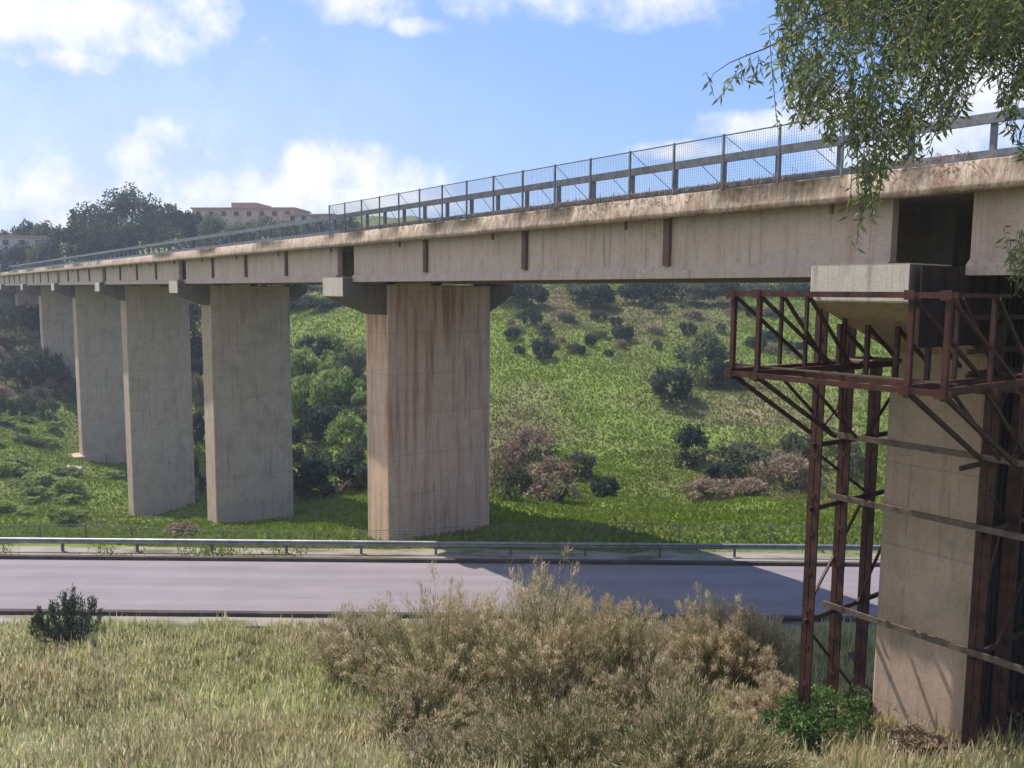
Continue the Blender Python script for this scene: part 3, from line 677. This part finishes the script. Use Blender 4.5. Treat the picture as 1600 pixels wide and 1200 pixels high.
# dark woods under the deck, between and behind the piers
wood = [(470,462,60,175),(505,468,70,168),(545,470,60,170),(440,470,50,178),(520,448,80,190),(465,445,80,192),(800,440,70,160),(830,447,50,158),(915,442,62,162),(940,447,40,158),(1000,440,60,160),(1040,440,60,163),(1085,443,60,160),(1130,440,60,158),(870,438,60,185),(965,436,60,185),(760,440,50,175),
        (300,470,70,170),(20,475,80,172),(60,480,60,178),(5,520,60,160),(50,545,70,150),(25,560,60,146),(85,560,40,150),(-10,470,60,178),(100,470,60,190),(170,465,70,185),(300,520,50,150),(1180,445,60,168),(1240,445,60,168),(1300,448,60,168)]
for i, (px, yt, w, Yd) in enumerate(wood):
    where = 'on the slope seen left of the rust-streaked pier' if 420 < px < 570 else 'on the upper slope seen under the deck right of the rust-streaked pier' if px > 600 else 'on the slope at the far left behind the distant piers' if px < 120 else 'on the slope seen between the distant piers'
    far_tree(px, yt, w, Yd, 'lf_dark' if i % 4 else 'lf_olive', 200+i, ('dark' if i % 4 else 'greyer') + ' bushy tree ' + where, 'bushy trees '+where, 0.02, 2200)

def building(loc, sx, sy, h, label, mat, rows, cols, rot=0, blocks=(), roof=None):
    o = empty('hilltop_building', loc, label, 'building'); x, y, z = loc
    c, s = math.cos(rot), math.sin(rot)
    def T(a, b, e): return (x + a*c - b*s, y + a*s + b*c, z + e)
    b = MB(); b.box((-sx/2, 0, -4), (sx/2, sy, h), T); b.build('wall', M[mat], o)
    b = MB(); b.box((-sx/2-.4, -.4, h+.003), (sx/2+.4, sy+.4, h+.45), T)
    for (a0, a1, hh) in blocks: b.box((a0, 1, h+.455), (a1, sy-1, h+hh), T)
    b.build('roof', M[roof or 'tile'], o)
    for r_ in range(rows):
        for k in range(cols):
            a = -sx/2 + sx*(k+.5)/cols; e = h*(r_+.35)/rows
            b = MB(); b.box((a-.7, -.12, e), (a+.7, .05, e+1.4), T); w = b.build('window', M['glass'], o)
            b = MB(); b.box((a-.9, -.25, e-.15), (a+.9, .0, e-.003), T); b.build('sill', M['wall_grey'], w)
p = at(380, 360, 262); building((p.x, p.y, p.z), 32, 14, 6.4, 'long low pinkish building with a raised roof block on the hill behind the deck', 'wall_pink', 2, 8, R(-6), ((-4, 4, 2.0),))
p = at(36, 410, 225); building((p.x, p.y, p.z), 12, 9, 6.5, 'pale grey-mauve house among the trees at the far left of the hill', 'wall_grey', 2, 3, R(8))
p = at(484, 362, 250); building((p.x, p.y, p.z), 14, 10, 4.6, 'low grey house right of the pinkish hilltop building', 'wall_grey', 2, 4, R(-12))

# ------------------------------------------------------------------ shrubs on the far slope and valley floor (px, py base, width, height, kind, label)
sh1 = [
 (1105,600,90,85,'oliveb','large grey-green shrub high on the slope, left of the scaffold platform'), (1050,628,68,55,'dark','dark rounded shrub just below the large grey-green one on the slope'),
 (1135,608,60,45,'dark','dark low shrub at the right foot of the large grey-green shrub'),
 (1080,728,58,68,'darkb','dark upright shrub standing low on the bright slope'), (848,562,34,34,'dark','small dark shrub on the bright green upper slope near the streaked pier'),
 (833,508,30,28,'dark','small dark shrub on the dry strip near the top of the slope'), (975,536,30,28,'dark','small dark shrub alone on the upper green slope'),
 (1075,523,26,20,'dark','tiny dark shrub above the large grey-green one'),(800,530,24,18,'dark','tiny dark shrub close to the streaked pier high on the slope'),
 (868,784,105,78,'brownb','large dry brown bush on the valley floor right of the streaked pier'), (795,770,70,88,'brown','pinkish dry bush hard against the right side of the streaked pier'),
 (805,782,60,58,'oliveb','grey-green bush in front of the pinkish dry one'), (830,715,70,50,'brown','dry brown scrub above the large brown bush'),
 (905,745,50,44,'olive','grey-green bush at the right shoulder of the large brown bush'), (945,778,44,34,'dark','small dark bush right of the large brown bush'),
 (1165,730,90,42,'olive','wide grey-green bush low on the slope left of the scaffold'), (1130,748,60,28,'dark','low dark bush at the right foot of the upright one'),
 (1225,760,95,55,'brown','pale dry bush in the valley left of the scaffold legs'), (1245,725,60,52,'oliveb','green-grey bush touching the scaffold legs'), (1110,778,80,32,'brown','flat dry brown bush on the valley floor'),
 (1165,775,70,30,'brown','dry brown bush between the flat one and the pale one'), (1320,740,60,60,'olive','grey-green bush seen through the scaffold legs'),
 (500,690,70,60,'dark','dark shrub between the two nearest far piers'), (540,700,60,60,'greenb','green bush left of the streaked pier'), (475,650,60,70,'green','light green bush right of the third pier'),
 (520,640,80,70,'green','broad light green bush left of the streaked pier, above the dark one'), (475,590,60,50,'green','light green bush higher between the third and streaked piers'), (545,600,50,60,'olive','grey-green bush beside the streaked pier'),
 (460,720,50,60,'darkb','dark tall bush against the third pier'), (525,770,110,62,'dark','dark purple-brown bush at the valley bottom left of the streaked pier'), (470,782,60,50,'darkb','dark bush at the foot of the third pier'), (555,745,50,60,'oliveb','olive bush at the left edge of the streaked pier'),
 (500,745,60,50,'oliveb','grey-green bush above the dark purple-brown bush'),
 (490,560,50,36,'dark','small dark bush on the light green slope right of the third pier'),
 (305,640,30,60,'brown','brown bush seen between the third and fourth piers'), (308,700,26,60,'dark','dark bush low between the third and fourth piers'), (300,600,30,50,'olive','grey bush between the third and fourth piers'),(308,770,26,60,'darkb','dark bush at the ground between the third and fourth piers'),
 (850,800,26,12,'green','g'),
]
for a in sh1[:-1]: shrub(*a, 'shrubs on the far valley side')
# left valley: many light green bushes
r_ = random.Random(4)
lv = []
for i in range(34):
    px = r_.uniform(-10, 175); py = r_.uniform(655, 815); w = r_.uniform(30, 62)*(py-380)/400
    if px > 120 and py < 725: continue
    lv.append((px, py, w, w*r_.uniform(.28, .5), r_.choice(['green', 'green', 'green', 'greenb', 'oliveb'])))
for (px, py, w, h_, kd) in lv:
    col = 'light green' if kd.startswith('green') else 'grey-green'
    shrub(px, py, w, h_, kd, col + ' bush on the valley side at the left, below the distant piers', col + ' bushes in the left of the valley')
for i in range(26):
    px = r_.uniform(-10, 125); py = r_.uniform(560, 660)
    shrub(px, py, r_.uniform(25, 45), r_.uniform(18, 34), r_.choice(['dark', 'olive', 'brown', 'oliveb']) , 'mixed scrub bush beneath the dark trees at the far left', 'scrub bushes at the far left')
for i in range(40):
    px = r_.uniform(775, 1260); py = r_.uniform(475, 560)
    kd = r_.choice(['dark', 'olive', 'brown', 'oliveb'])
    shrub(px, py, r_.uniform(14, 34), r_.uniform(9, 20), kd, 'small scrub bush scattered on the upper slope under the deck', 'small scrub bushes on the upper slope')
for i in range(30):
    px = r_.uniform(440, 570); py = r_.uniform(540, 680)
    shrub(px, py, r_.uniform(22, 44), r_.uniform(16, 30), r_.choice(['green', 'greenb', 'olive', 'green']), 'small light bush on the slope left of the streaked pier', 'small bushes left of the streaked pier')
# bushes by the roadside beyond the barrier
shrub(275, 812, 60, 26, 'brown', 'low dry brown bush at the foot of the fourth pier', 'shrubs on the far valley side', Vector((-21.5, 54, hz(-21.5, 54))))
# pale rocks
def rock(px, py, w, h_, label, seed, y0=46):
    c = hit(px, py, y0); k = c.y/F; import bmesh
    bm = bmesh.new(); bmesh.ops.create_icosphere(bm, subdivisions=2, radius=1); r2 = random.Random(seed)
    for vv in bm.verts: vv.co = Vector((vv.co.x*w*k/2, vv.co.y*w*k/2.4, vv.co.z*h_*k*.6))*r2.uniform(.8, 1.12)
    me = bpy.data.meshes.new('rock'); bm.to_mesh(me); bm.free(); me.materials.append(M['rock'])
    o = bpy.data.objects.new('rock', me); COL.objects.link(o); o.location = c + Vector((0,0,h_*k*.2)); tag(o, label, 'rock', 'pale rocks' if y0 > 20 else 'rubble by pier' + (' a' if seed % 2 else ' b'))
rock(112, 738, 34, 14, 'pale boulder beside the base of the fifth pier', 3)
for i, (px, py, w, h_) in enumerate([(1388,1128,34,16),(1412,1150,22,12),(1398,1172,40,20),(1440,1188,30,14),(1470,1178,26,16),(1500,1195,40,18),(1548,1172,30,18),(1580,1188,44,22),(1592,1092,24,20),(1520,1086,20,14),(1565,1140,26,14),(1372,1192,30,14),(1340,1196,26,10)]):
    rock(px, py, w, h_, ['pale chunk of rubble on the ground at the foot of the nearest pier', 'broken pale stone lying by the nearest pier'][i % 2], 30+i, 12)
rock(935, 760, 12, 9, 'tiny pale rock right of the large brown bush', 4)

# ------------------------------------------------------------------ meadow cover on the far side
def scatter(name, n, xr, yr, size, mat, seed, hmul=1., keep=None, up=1.2, w=.5):
    r2 = np.random.default_rng(seed); x = r2.uniform(*xr, n); y = r2.uniform(*yr, n)
    k = np.ones(n, bool) if keep is None else keep(x, y, r2)
    x, y = x[k], y[k]; n = len(x); z = tz(x, y)
    Cc = np.stack([x, y, z - .03], 1); D = r2.normal(size=(n, 3))*.6; D[:, 2] = np.abs(D[:, 2]) + up
    s_ = r2.uniform(.5, 1.3, n)*size; V, Fq = leaves(Cc, D, s_*hmul, s_*w, r2)
    tn = np.clip(tone(x, y) + r2.normal(size=n)*.08, 0, 1)
    g_ = np.clip(.5 + .3*np.sin(x*.8+np.sin(y*.6))*np.cos(y*.9) + r2.normal(size=n)*.22, 0, 1)
    return tag(npmesh(name, V, Fq, mat, None, g_, tn), None, None, None, 'stuff')
vis = lambda m: (lambda x, y, r2: np.abs(x) < y*.66 + m)
o = scatter('meadow_plants', 150000, (-68, 40), (46.2, 92), .3, M['meadow'], 21, 1., vis(2), .9, .6); tag(o, 'green weeds and grass covering the valley floor beyond the road', 'weeds')
o = scatter('hillside_plants', 230000, (-115, 85), (90, 185), .36, M['meadow'], 22, 1., vis(3), .7, .7); tag(o, 'patchy green weeds and grass covering the far hillside', 'weeds')
# grass on the road verges
o = scatter('verge_grass', 9000, (-30, 24), (RY1+.35, 46.3), .28, M['meadow'], 23, 1., lambda x, y, r2: (np.sin(x*.33)+np.sin(x*1.1+y) + r2.normal(size=len(x))*.7 > .5) & ((x < -11) | (y > 45.2)), 1., .3); tag(o, 'strip of green grass under the crash barrier', 'grass')

# ------------------------------------------------------------------ foreground grass
def grass(name, n, xr, yr, hgt, seed, keep=None, label='', width=.03):
    r2 = np.random.default_rng(seed); x = r2.uniform(*xr, n); y = r2.uniform(*yr, n)
    tuft = np.sin(x*2.1+np.sin(y*1.7)*2)*np.sin(y*2.4+x*.4)
    k = (np.abs(x) < y*.64+1.5) & (tuft + r2.normal(size=n)*.8 > -.5)
    if keep is not None: k &= keep(x, y)
    x, y, tuft = x[k], y[k], tuft[k]; n = len(x); z = tz(x, y)
    h = hgt*r2.uniform(.4, 1.15, n)*(1 + .3*tuft)*np.where(r2.random(n) < .05, 1.7, 1); a = r2.uniform(0, 6.28, n); ln = r2.uniform(.05, .45, n)*h
    wd = width*r2.uniform(.6, 1.4, n); b2 = a + r2.uniform(1.2, 1.9, n)
    p0 = np.stack([x, y, z-.03], 1); sx = np.stack([np.cos(b2)*wd, np.sin(b2)*wd, 0*x], 1)
    p1 = p0 + np.stack([np.cos(a)*ln*.35, np.sin(a)*ln*.35, h*.6], 1); p2 = p0 + np.stack([np.cos(a)*ln, np.sin(a)*ln, h], 1)
    V = np.stack([p0-sx, p0+sx, p1-sx*.8, p1+sx*.8, p2], 1).reshape(-1, 3); i = np.arange(n)*5
    Fq = np.concatenate([np.stack([i, i+1, i+3], 1), np.stack([i, i+3, i+2], 1), np.stack([i+2, i+3, i+4], 1)])
    rn = np.clip(.45 + .22*tuft + .18*np.sin(x*.5)*np.sin(y*.7+2) + r2.normal(size=n)*.22, 0, 1); tn = np.clip(tone(x, y) + r2.normal(size=n)*.3, 0, 1)
    return tag(npmesh(name, V, Fq, M['grass'], None, np.tile(rn, 3), np.tile(tn, 3)), label, 'grass', None, 'stuff')
grass('tall_grass', 260000, (-25, 17), (18.5, 34.2), .5, 31, None, 'tall dry yellow-green grass on the bank in front of the road')
def seedheads():
    r2 = np.random.default_rng(33); n = 9000; x = r2.uniform(-22, 12, n); y = r2.uniform(18.5, 33, n); z = tz(x, y); h = r2.uniform(.45, .85, n)
    p = np.stack([x, y, z+h*.75], 1); D = r2.normal(size=(n, 3))*.25; D[:, 2] += 1
    V, Fq = leaves(p, D, .22*r2.uniform(.6, 1.4, n), .035, r2)
    st = np.stack([x, y, z], 1); V2, F2 = leaves(st, p-st, np.linalg.norm(p-st, axis=1), .012, r2)
    tag(npmesh('grass_seed_heads', np.concatenate([V, V2]), np.concatenate([Fq, F2+len(V)]), M['lf_plume'], None, np.tile(r2.uniform(.2, 1, n), 2)), 'pale seed heads standing in the tall dry grass', 'grass', None, 'stuff')
seedheads()

# feathery bushes (tamarisk-like) in the foreground
def plume_bush(px, py, wpx, hpx, seed, label, stems=230, green=0., Yd=None, mats=('lf_tamarisk', 'lf_plume'), plume=.5):
    c = hit(px, py, 12); k = c.y/F*1.03; RX = wpx*k/2; H = hpx*k
    r2 = np.random.default_rng(seed); o = empty('feathery_bush', c, label, 'bush', 'bushes on the foreground bank')
    a = r2.uniform(0, 6.28, stems); rr = np.sqrt(r2.uniform(0, 1, stems)); hh = H*(1 - .42*rr**2)*r2.uniform(.6, 1.0, stems)
    lobes = 16; la = r2.uniform(0, 6.28, lobes); lr = np.sqrt(r2.uniform(0, 1, lobes)); lh = r2.uniform(.68, 1.12, lobes); li = r2.integers(0, lobes, stems)
    lx = np.cos(la)*lr; ly = np.sin(la)*lr; qx = lx[li] + r2.normal(size=stems)*.2; qy = ly[li] + r2.normal(size=stems)*.2
    rr = np.minimum(np.hypot(qx, qy), 1.1); a = np.arctan2(qy, qx); hh = H*(1 - .3*rr**2)*lh[li]*r2.uniform(.55, 1.0, stems)
    tall = r2.random(stems) < .07; hh = np.where(tall, hh*1.25, hh)
    b0 = np.stack([np.cos(a)*rr*RX*.45, np.sin(a)*rr*RX*.45, 0*a], 1)
    tip = np.stack([np.cos(a)*rr*RX, np.sin(a)*rr*RX, hh], 1) + r2.normal(size=(stems, 3))*.12*np.array([1, 1, 0])
    b0[:, 2] = 0; base = np.array(c) + b0; base[:, 2] = tz(base[:, 0], base[:, 1]) - .05; tipw = np.array(c) + tip
    def curve(i, t): 
        m = base[i]*(1-t)[:, None] + tipw[i]*t[:, None]; m[:, :2] -= (tipw[i]-base[i])[:, :2]*(t*(1-t)*.55)[:, None]; m[:, 2] += hh[i]*.05*np.sin(t*3.14); return m
    # stems: thin ribbons
    T = np.linspace(0, 1, 6); Vs, Fs = [], []
    side = rdir(stems, r2)*np.array([1, 1, 0]); side = unit(side)*.02
    pts = np.stack([curve(np.arange(stems), np.full(stems, t_)) for t_ in T], 1)
    wd = (1.15 - T)[None, :, None]*side[:, None, :]; V = np.stack([pts-wd, pts+wd], 2).reshape(-1, 3); ii = np.arange(stems*12).reshape(stems, 6, 2)
    Fq = np.stack([ii[:, :-1, 0], ii[:, :-1, 1], ii[:, 1:, 1], ii[:, 1:, 0]], -1).reshape(-1, 4)
    npmesh('stems', V, Fq, M['bark'], o)
    n = int(stems*88); i = r2.integers(0, stems, n); t_ = r2.uniform(.12, 1, n)**.75; p = curve(i, t_) + r2.normal(size=(n, 3))*np.array([.11, .11, .09])*H/3
    D = unit(tipw[i]-base[i])*1.0 + r2.normal(size=(n, 3))*.4; D[:, 2] += .5
    V, Fq = leaves(p, D, .21*r2.uniform(.4, 1.4, n)*(H/3)**.4, .016*r2.uniform(.7, 1.5, n), r2); sh = r2.uniform(0, 1, stems)[i]*.6 + r2.uniform(0, .4, n)
    npmesh('foliage', V, Fq, M[mats[0]], o, sh)
    if plume:
        n = int(stems*85*plume); i = r2.integers(0, stems, n); t_ = 1 - r2.exponential(.09, n); t_ = np.clip(t_, .4, 1.03); p = curve(i, t_) + r2.normal(size=(n, 3))*.05
        D = unit(tipw[i]-base[i]) + r2.normal(size=(n, 3))*.4; D[:, 2] += .6
        V, Fq = leaves(p, D, .13*r2.uniform(.5, 1.5, n), .02*r2.uniform(.7, 1.5, n), r2)
        npmesh('plumes', V, Fq, M[mats[1]], o, r2.uniform(0, 1, stems)[i]*.5 + r2.uniform(0, .5, n))
    return o
plume_bush(835, 1080, 240, 208, 41, 'tallest feathery dry bush in the middle of the bank, its tip against the barrier', 300)
plume_bush(690, 1085, 250, 170, 42, 'wide feathery bush left of the tallest one, edging over the road', 300)
plume_bush(575, 1070, 160, 130, 43, 'low feathery bush at the left end of the bush row', 200)
plume_bush(960, 1105, 200, 160, 44, 'feathery bush right of the tallest one, brownish with bare tips', 240)
plume_bush(1120, 1060, 190, 130, 45, 'pinkish feathery bush in front of the shaded road', 240, plume=.9)
plume_bush(1170, 1075, 110, 130, 46, 'pinkish upright bush just left of the scaffold legs', 160, plume=.9)
plume_bush(1040, 1150, 240, 110, 47, 'low tangled brown bush below the pinkish ones', 240, mats=('lf_scrub', 'lf_plume'), plume=.35)
plume_bush(850, 1160, 280, 120, 48, 'low green-brown bush in front of the tallest one', 260, mats=('lf_scrub', 'lf_plume'), plume=.25)
plume_bush(640, 1150, 240, 90, 49, 'low grassy bush at the front left of the bush row', 200, mats=('lf_scrub', 'lf_plume'), plume=.4)
plume_bush(1210, 1150, 150, 90, 50, 'pale yellowish bush left of the green nettle clump', 160, plume=1.0)
plume_bush(900, 1222, 330, 105, 52, 'dark tangled brown-green bush at the bottom edge below the middle of the bush row', 300, mats=('lf_scrub', 'lf_plume'), plume=.15)
plume_bush(1090, 1225, 300, 120, 53, 'dark tangled bush at the bottom edge left of the green leafy bushes', 280, mats=('lf_scrub', 'lf_plume'), plume=.25)
plume_bush(730, 1222, 240, 70, 54, 'low brownish bush at the bottom edge where the tall grass ends', 200, mats=('lf_scrub', 'lf_plume'), plume=.3)
plume_bush(532, 1000, 20, 72, 51, 'single thin dark stalk rising before the road left of the bushes', 9, plume=.2)
# leafy green clump at the foot of the scaffold
def leafy(px, py, w, h_, kind, seed, label, n=2600, size=.13):
    c = hit(px, py, 12); k = c.y/F; o = empty('leafy_bush', c, label, 'bush', 'bushes on the foreground bank')
    Cc, D, s_, sh, rr = crown_arrays(c.x, c.y, c.z + h_*k*.45, w*k/2, w*k/2, h_*k*.55, n, size, seed); Cc[:, 2] = np.maximum(Cc[:, 2], c.z)
    V, Fq = leaves(Cc, D, s_, s_*.55, rr); npmesh('foliage', V, Fq, M[kind], o, sh)
    b = MB()
    for i in range(7):
        a = rr.uniform(0, 6.28); b.tube([c, c + Vector((math.cos(a)*w*k*.18, math.sin(a)*w*k*.18, h_*k*.5)), c + Vector((math.cos(a)*w*k*.36, math.sin(a)*w*k*.36, h_*k*.85))], [.03, .02, .008], 5)
    b.build('stems', M['bark'], o)
leafy(1290, 1165, 150, 95, 'lf_mid', 61, 'fresh green leafy bush at the foot of the scaffold legs')
leafy(1235, 1185, 110, 70, 'lf_mid', 62, 'green leafy bush left of the one at the scaffold foot')
leafy(1340, 1130, 70, 60, 'lf_olive', 63, 'small grey-green bush against the nearest pier')
leafy(1590, 1150, 90, 50, 'lf_brown', 64, 'dry brown scrub in the shade right of the nearest pier')
leafy(1450, 1195, 120, 40, 'lf_brown', 65, 'low dry scrub at the base of the nearest pier')
leafy(1075, 1120, 60, 40, 'lf_mid', 66, 'small dark green weed clump inside the right part of the bush row')
leafy(1000, 1180, 70, 40, 'lf_mid', 67, 'dark green weed clump low in the tangled bushes at the bottom edge')
# dark young conifer-like bush by the road
def spiky(px, py, w, h_, label):
    c = hit(px, py, 12); k = c.y/F; H = h_*k; RX = w*k/2; o = empty('spiky_bush', c, label, 'bush'); r2 = np.random.default_rng(71)
    stems = 34; a = r2.uniform(0, 6.28, stems); rr = np.sqrt(r2.uniform(0, 1, stems)); tip = np.stack([np.cos(a)*rr*RX*.9, np.sin(a)*rr*RX*.9, H*(1-.45*rr**1.5)*r2.uniform(.85, 1.05, stems)], 1)
    b = MB()
    for i in range(stems): b.tube([c, c + Vector((tip[i, 0]*.8, tip[i, 1]*.8, tip[i, 2]*.4)), c + Vector(tip[i])], [.03, .02, .006], 4)
    b.build('stems', M['bark'], o)
    n = 5200; i = r2.integers(0, stems, n); t_ = r2.uniform(.1, 1, n); m = np.stack([tip[i, 0]*np.minimum(1, t_*2*.8), tip[i, 1]*np.minimum(1, t_*2*.8), tip[i, 2]*t_], 1)
    p = m + np.array(c) + r2.normal(size=(n, 3))*.045; D = r2.normal(size=(n, 3))*.6; D[:, 2] += 1.1
    V, Fq = leaves(p, D, .17*r2.uniform(.6, 1.3, n), .04, r2); npmesh('foliage', V, Fq, M['lf_dark'], o, r2.uniform(0, 1, n))
spiky(108, 1008, 120, 92, 'dark green spiky bush standing at the near edge of the road on the left')

# weeds on the viaduct edge
def edge_weeds():
    r2 = np.random.default_rng(81); P_, D_ = [], []
    for s0, w_, n in ((9, 1.6, 260), (12.5, 1.2, 200), (16, .8, 120), (5, 1., 160), (22, 2, 160), (-.5, .8, 200), (27, 2, 120), (-7.0, .4, 260)):
        for _ in range(n):
            P_.append(W(s0 + r2.normal()*w_, -.5 + r2.normal()*.06, ZC + abs(r2.normal())*.07)); D_.append((r2.normal()*.6, r2.normal()*.6, .8))
    V, Fq = leaves(np.array(P_), np.array(D_), r2.uniform(.08, .22, len(P_)), .03, r2)
    tag(npmesh('deck_weeds', V, Fq, M['lf_brown'], None, r2.uniform(0, 1, len(P_))), 'dry weeds sprouting along the viaduct edge beam', 'weeds', None, 'stuff')
edge_weeds()
# a small broken board / sign leaning in the scrub, pale blue-white, behind the scaffold legs
c = hit(1333, 1052, 12)
b = MB(); b.box((c.x-.22, c.y, c.z+.1), (c.x+.22, c.y+.03, c.z+.75)); b.box((c.x-.025, c.y+.031, c.z-.3), (c.x+.025, c.y+.07, c.z+.7)); o = b.build('marker_board', M['wbeam'], None, bevel=.01); tag(o, 'small pale blank board seen between the scaffold legs and the nearest pier', 'board')

# ------------------------------------------------------------------ pepper tree hanging in at the top right
TY = 8.2
base = Vector((8.3, 8.6, hz(8.3, 8.6)))
pt = empty('pepper_tree', base, 'pepper tree with hanging narrow leaves reaching in at the top right', 'tree')
b = MB(); topj = Vector((7.6, 8.6, 2.2))
b.tube([base-Vector((0,0,.4)), base+Vector((.1,0,2.5)), Vector((8.0,8.5,-.5)), topj, Vector((7.0, 8.9, 4.6))], [.34,.27,.23,.19,.08], 10)
b.build('trunk', M['bark'], pt, True)
limbs = [[topj, (6.3,8.4,3.5), (4.9,8.2,3.75), (3.4,8.0,3.4), (2.7,7.9,3.0)], [topj, (6.2,9.0,3.0), (5.2,9.2,3.3), (4.2,9.0,3.1), (3.5,8.8,2.6)], [Vector((7.8,8.55,1.0)), (6.8,8.0,2.0), (5.9,7.7,2.6), (5.1,7.5,2.7), (4.6,7.4,2.5)],
         [Vector((7.0,8.9,4.6)), (6.0,8.8,5.0), (4.8,8.6,4.8), (3.8,8.3,4.2)], [Vector((3.4,8.0,3.4)), (3.0,8.0,2.95), (2.6,8.0,2.72), ]]
limbs[-1] = [tuple(at(px, py, 8.0)) for px, py in ((1420,-50),(1330,0),(1262,34),(1222,62),(1195,76),(1168,86),(1140,98),(1116,114),(1108,128))]
for i, l in enumerate(limbs):
    b = MB(); r0 = .085 if i < 4 else .012; b.tube(l, [r0*(1-.85*k/(len(l)-1)) for k in range(len(l))], 6); b.build('limb', M['bark'], pt, True)
r2 = np.random.default_rng(91)
strands = []
def bottom(px):      # how low the foliage hangs (photo pixels)
    return np.interp(px, [1205,1230,1262,1300,1330,1350,1375,1400,1430,1470,1500,1540,1570,1600,1700,1900], [60,170,205,235,300,330,310,265,245,235,175,130,200,260,330,330])
cl_ = r2.uniform(1205, 1905, 90)
for _ in range(1500):
    px = r2.uniform(1215, 1900) if r2.random() < .35 else r2.uniform(1215, 1620); d_ = r2.uniform(7.2, 9.6)
    px = px*.6 + .4*cl_[np.argmin(np.abs(cl_-px))] + r2.normal()*6
    if px < 1640:
        lo = r2.uniform(-20, 1)*1.0 if r2.random() < .12 else bottom(px)*r2.uniform(0, 1)**.75*1.02
        st = lo - r2.uniform(35, 95)
        hole = math.sin(px*.045+1.3)*math.sin(lo*.055+px*.012) + .55*math.sin(px*.11+lo*.09)
        if lo > 45 and hole > .38 - (lo/1300): continue
    else:
        lo = bottom(px)*r2.uniform(.2, 1); st = lo - r2.uniform(60, 140)
    if 1480 < px < 1565 and lo > 105 and r2.random() < .65: continue
    
    strands.append((px, st, lo, d_))
for _ in range(420):
    px = r2.uniform(1290, 1650); lo = r2.uniform(-10, 120) * min(1, (px-1240)/170); strands.append((px, lo - r2.uniform(60, 100), lo, r2.uniform(8.6, 10.4)))
for _ in range(15): strands.append((r2.uniform(1322, 1382), 150, r2.uniform(230, 345), r2.uniform(7.4, 8.2)))
strands += [(1338, 240, 388, 7.6), (1330, 250, 375, 7.7), (1345, 230, 350, 7.7), (1365, 220, 345, 7.6),(1240,60,190,8),(1228,50,170,8),(1215,40,200,8.1),(1250,80,180,8)]
for px, st, lo in ((1115,112,150),(1124,115,152),(1132,108,130),(1145,104,120),(1152,100,122),(1163,92,125),(1172,86,130),(1180,84,122),(1186,86,112),(1190,90,104)): strands.append((px, st, lo, 8.0))
strands += [(1600, 330, 440, 7.5), (1592, 370, 432, 7.5), (1612, 350, 500, 7.5), (1620, 300, 520, 7.6), (1604, 400, 505, 7.6), (1585, 400, 425, 7.5)]
for _ in range(16): px = r2.uniform(1578, 1622); st = r2.uniform(350, 395); strands.append((px, st, st + r2.uniform(30, 75), r2.uniform(7.3, 7.7)))
for _ in range(7): px = r2.uniform(1592, 1625); st = r2.uniform(430, 460); strands.append((px, st, st + r2.uniform(30, 60), 7.5))
SV, SF, LC, LD, LL, LR = [], [], [], [], [], []
nb_ = 0
for (px, st, lo, d_) in strands:
    a_ = at(px + r2.uniform(-14, 40), st, d_); e_ = at(px, lo, d_ - r2.uniform(0, .2)); a_ = np.array(a_); e_ = np.array(e_)
    ln = np.linalg.norm(e_-a_); n = max(5, int(ln/.036)); t_ = np.linspace(0, 1, n)[:, None]; mid = (a_+e_)/2 + r2.normal(size=3)*.06*ln
    pts = a_*(1-t_)**2 + 2*mid*t_*(1-t_) + e_*t_**2; sh = r2.uniform(0, 1)*.5
    for k in range(n):
        sgn = 1 if k % 2 else -1
        dd = np.array([sgn*r2.uniform(.3, 1.1) + r2.normal()*.3, r2.normal()*.8, -.8 + r2.normal()*.4]); LC.append(pts[k]); LD.append(dd); LL.append(r2.uniform(.05, .13)); LR.append(sh + r2.uniform(0, .5))
    w_ = np.array([.0035, 0, 0]); q = pts[::max(1, n//5)]
    for u_, v_ in zip(q, q[1:]): SV += [u_-w_, u_+w_, v_+w_, v_-w_]; SF.append([nb_, nb_+1, nb_+2, nb_+3]); nb_ += 4
# fuller inner crown above and to the right
n = 15000; cc_ = r2.normal(size=(60, 3))*np.array([1.0, .8, .6]) + np.array([6.4, 8.9, 4.2]); ii = r2.integers(0, 60, n)
pc = cc_[ii] + r2.normal(size=(n, 3))*.32
for k in range(n): LC.append(pc[k]); LD.append(np.array([r2.normal()*.5, r2.normal()*.5, -1])); LL.append(.11); LR.append(r2.uniform(0, 1))
V, Fq = leaves(np.array(LC), np.array(LD), np.array(LL), np.array(LL)*.2 + .005, r2)
npmesh('crown', V, Fq, M['lf_pepper'], pt, np.array(LR)); npmesh('twigs', np.array(SV), np.array(SF), M['bark'], pt)

# ------------------------------------------------------------------ air
HAZE = True
if HAZE:
    b = MB(); b.box((-880, -280, -80), (880, 1480, 45)); m, nt = newmat('air')
    pv = N(nt, 'ShaderNodeVolumePrincipled'); pv.inputs['Color'].default_value = (.78, .86, 1, 1); pv.inputs['Density'].default_value = .0005; pv.inputs['Anisotropy'].default_value = .2
    o_ = N(nt, 'ShaderNodeOutputMaterial'); L(nt, pv.outputs[0], o_.inputs['Volume'])
    tag(b.build('haze', m), 'thin bluish haze in the valley air', 'haze', None, 'stuff')
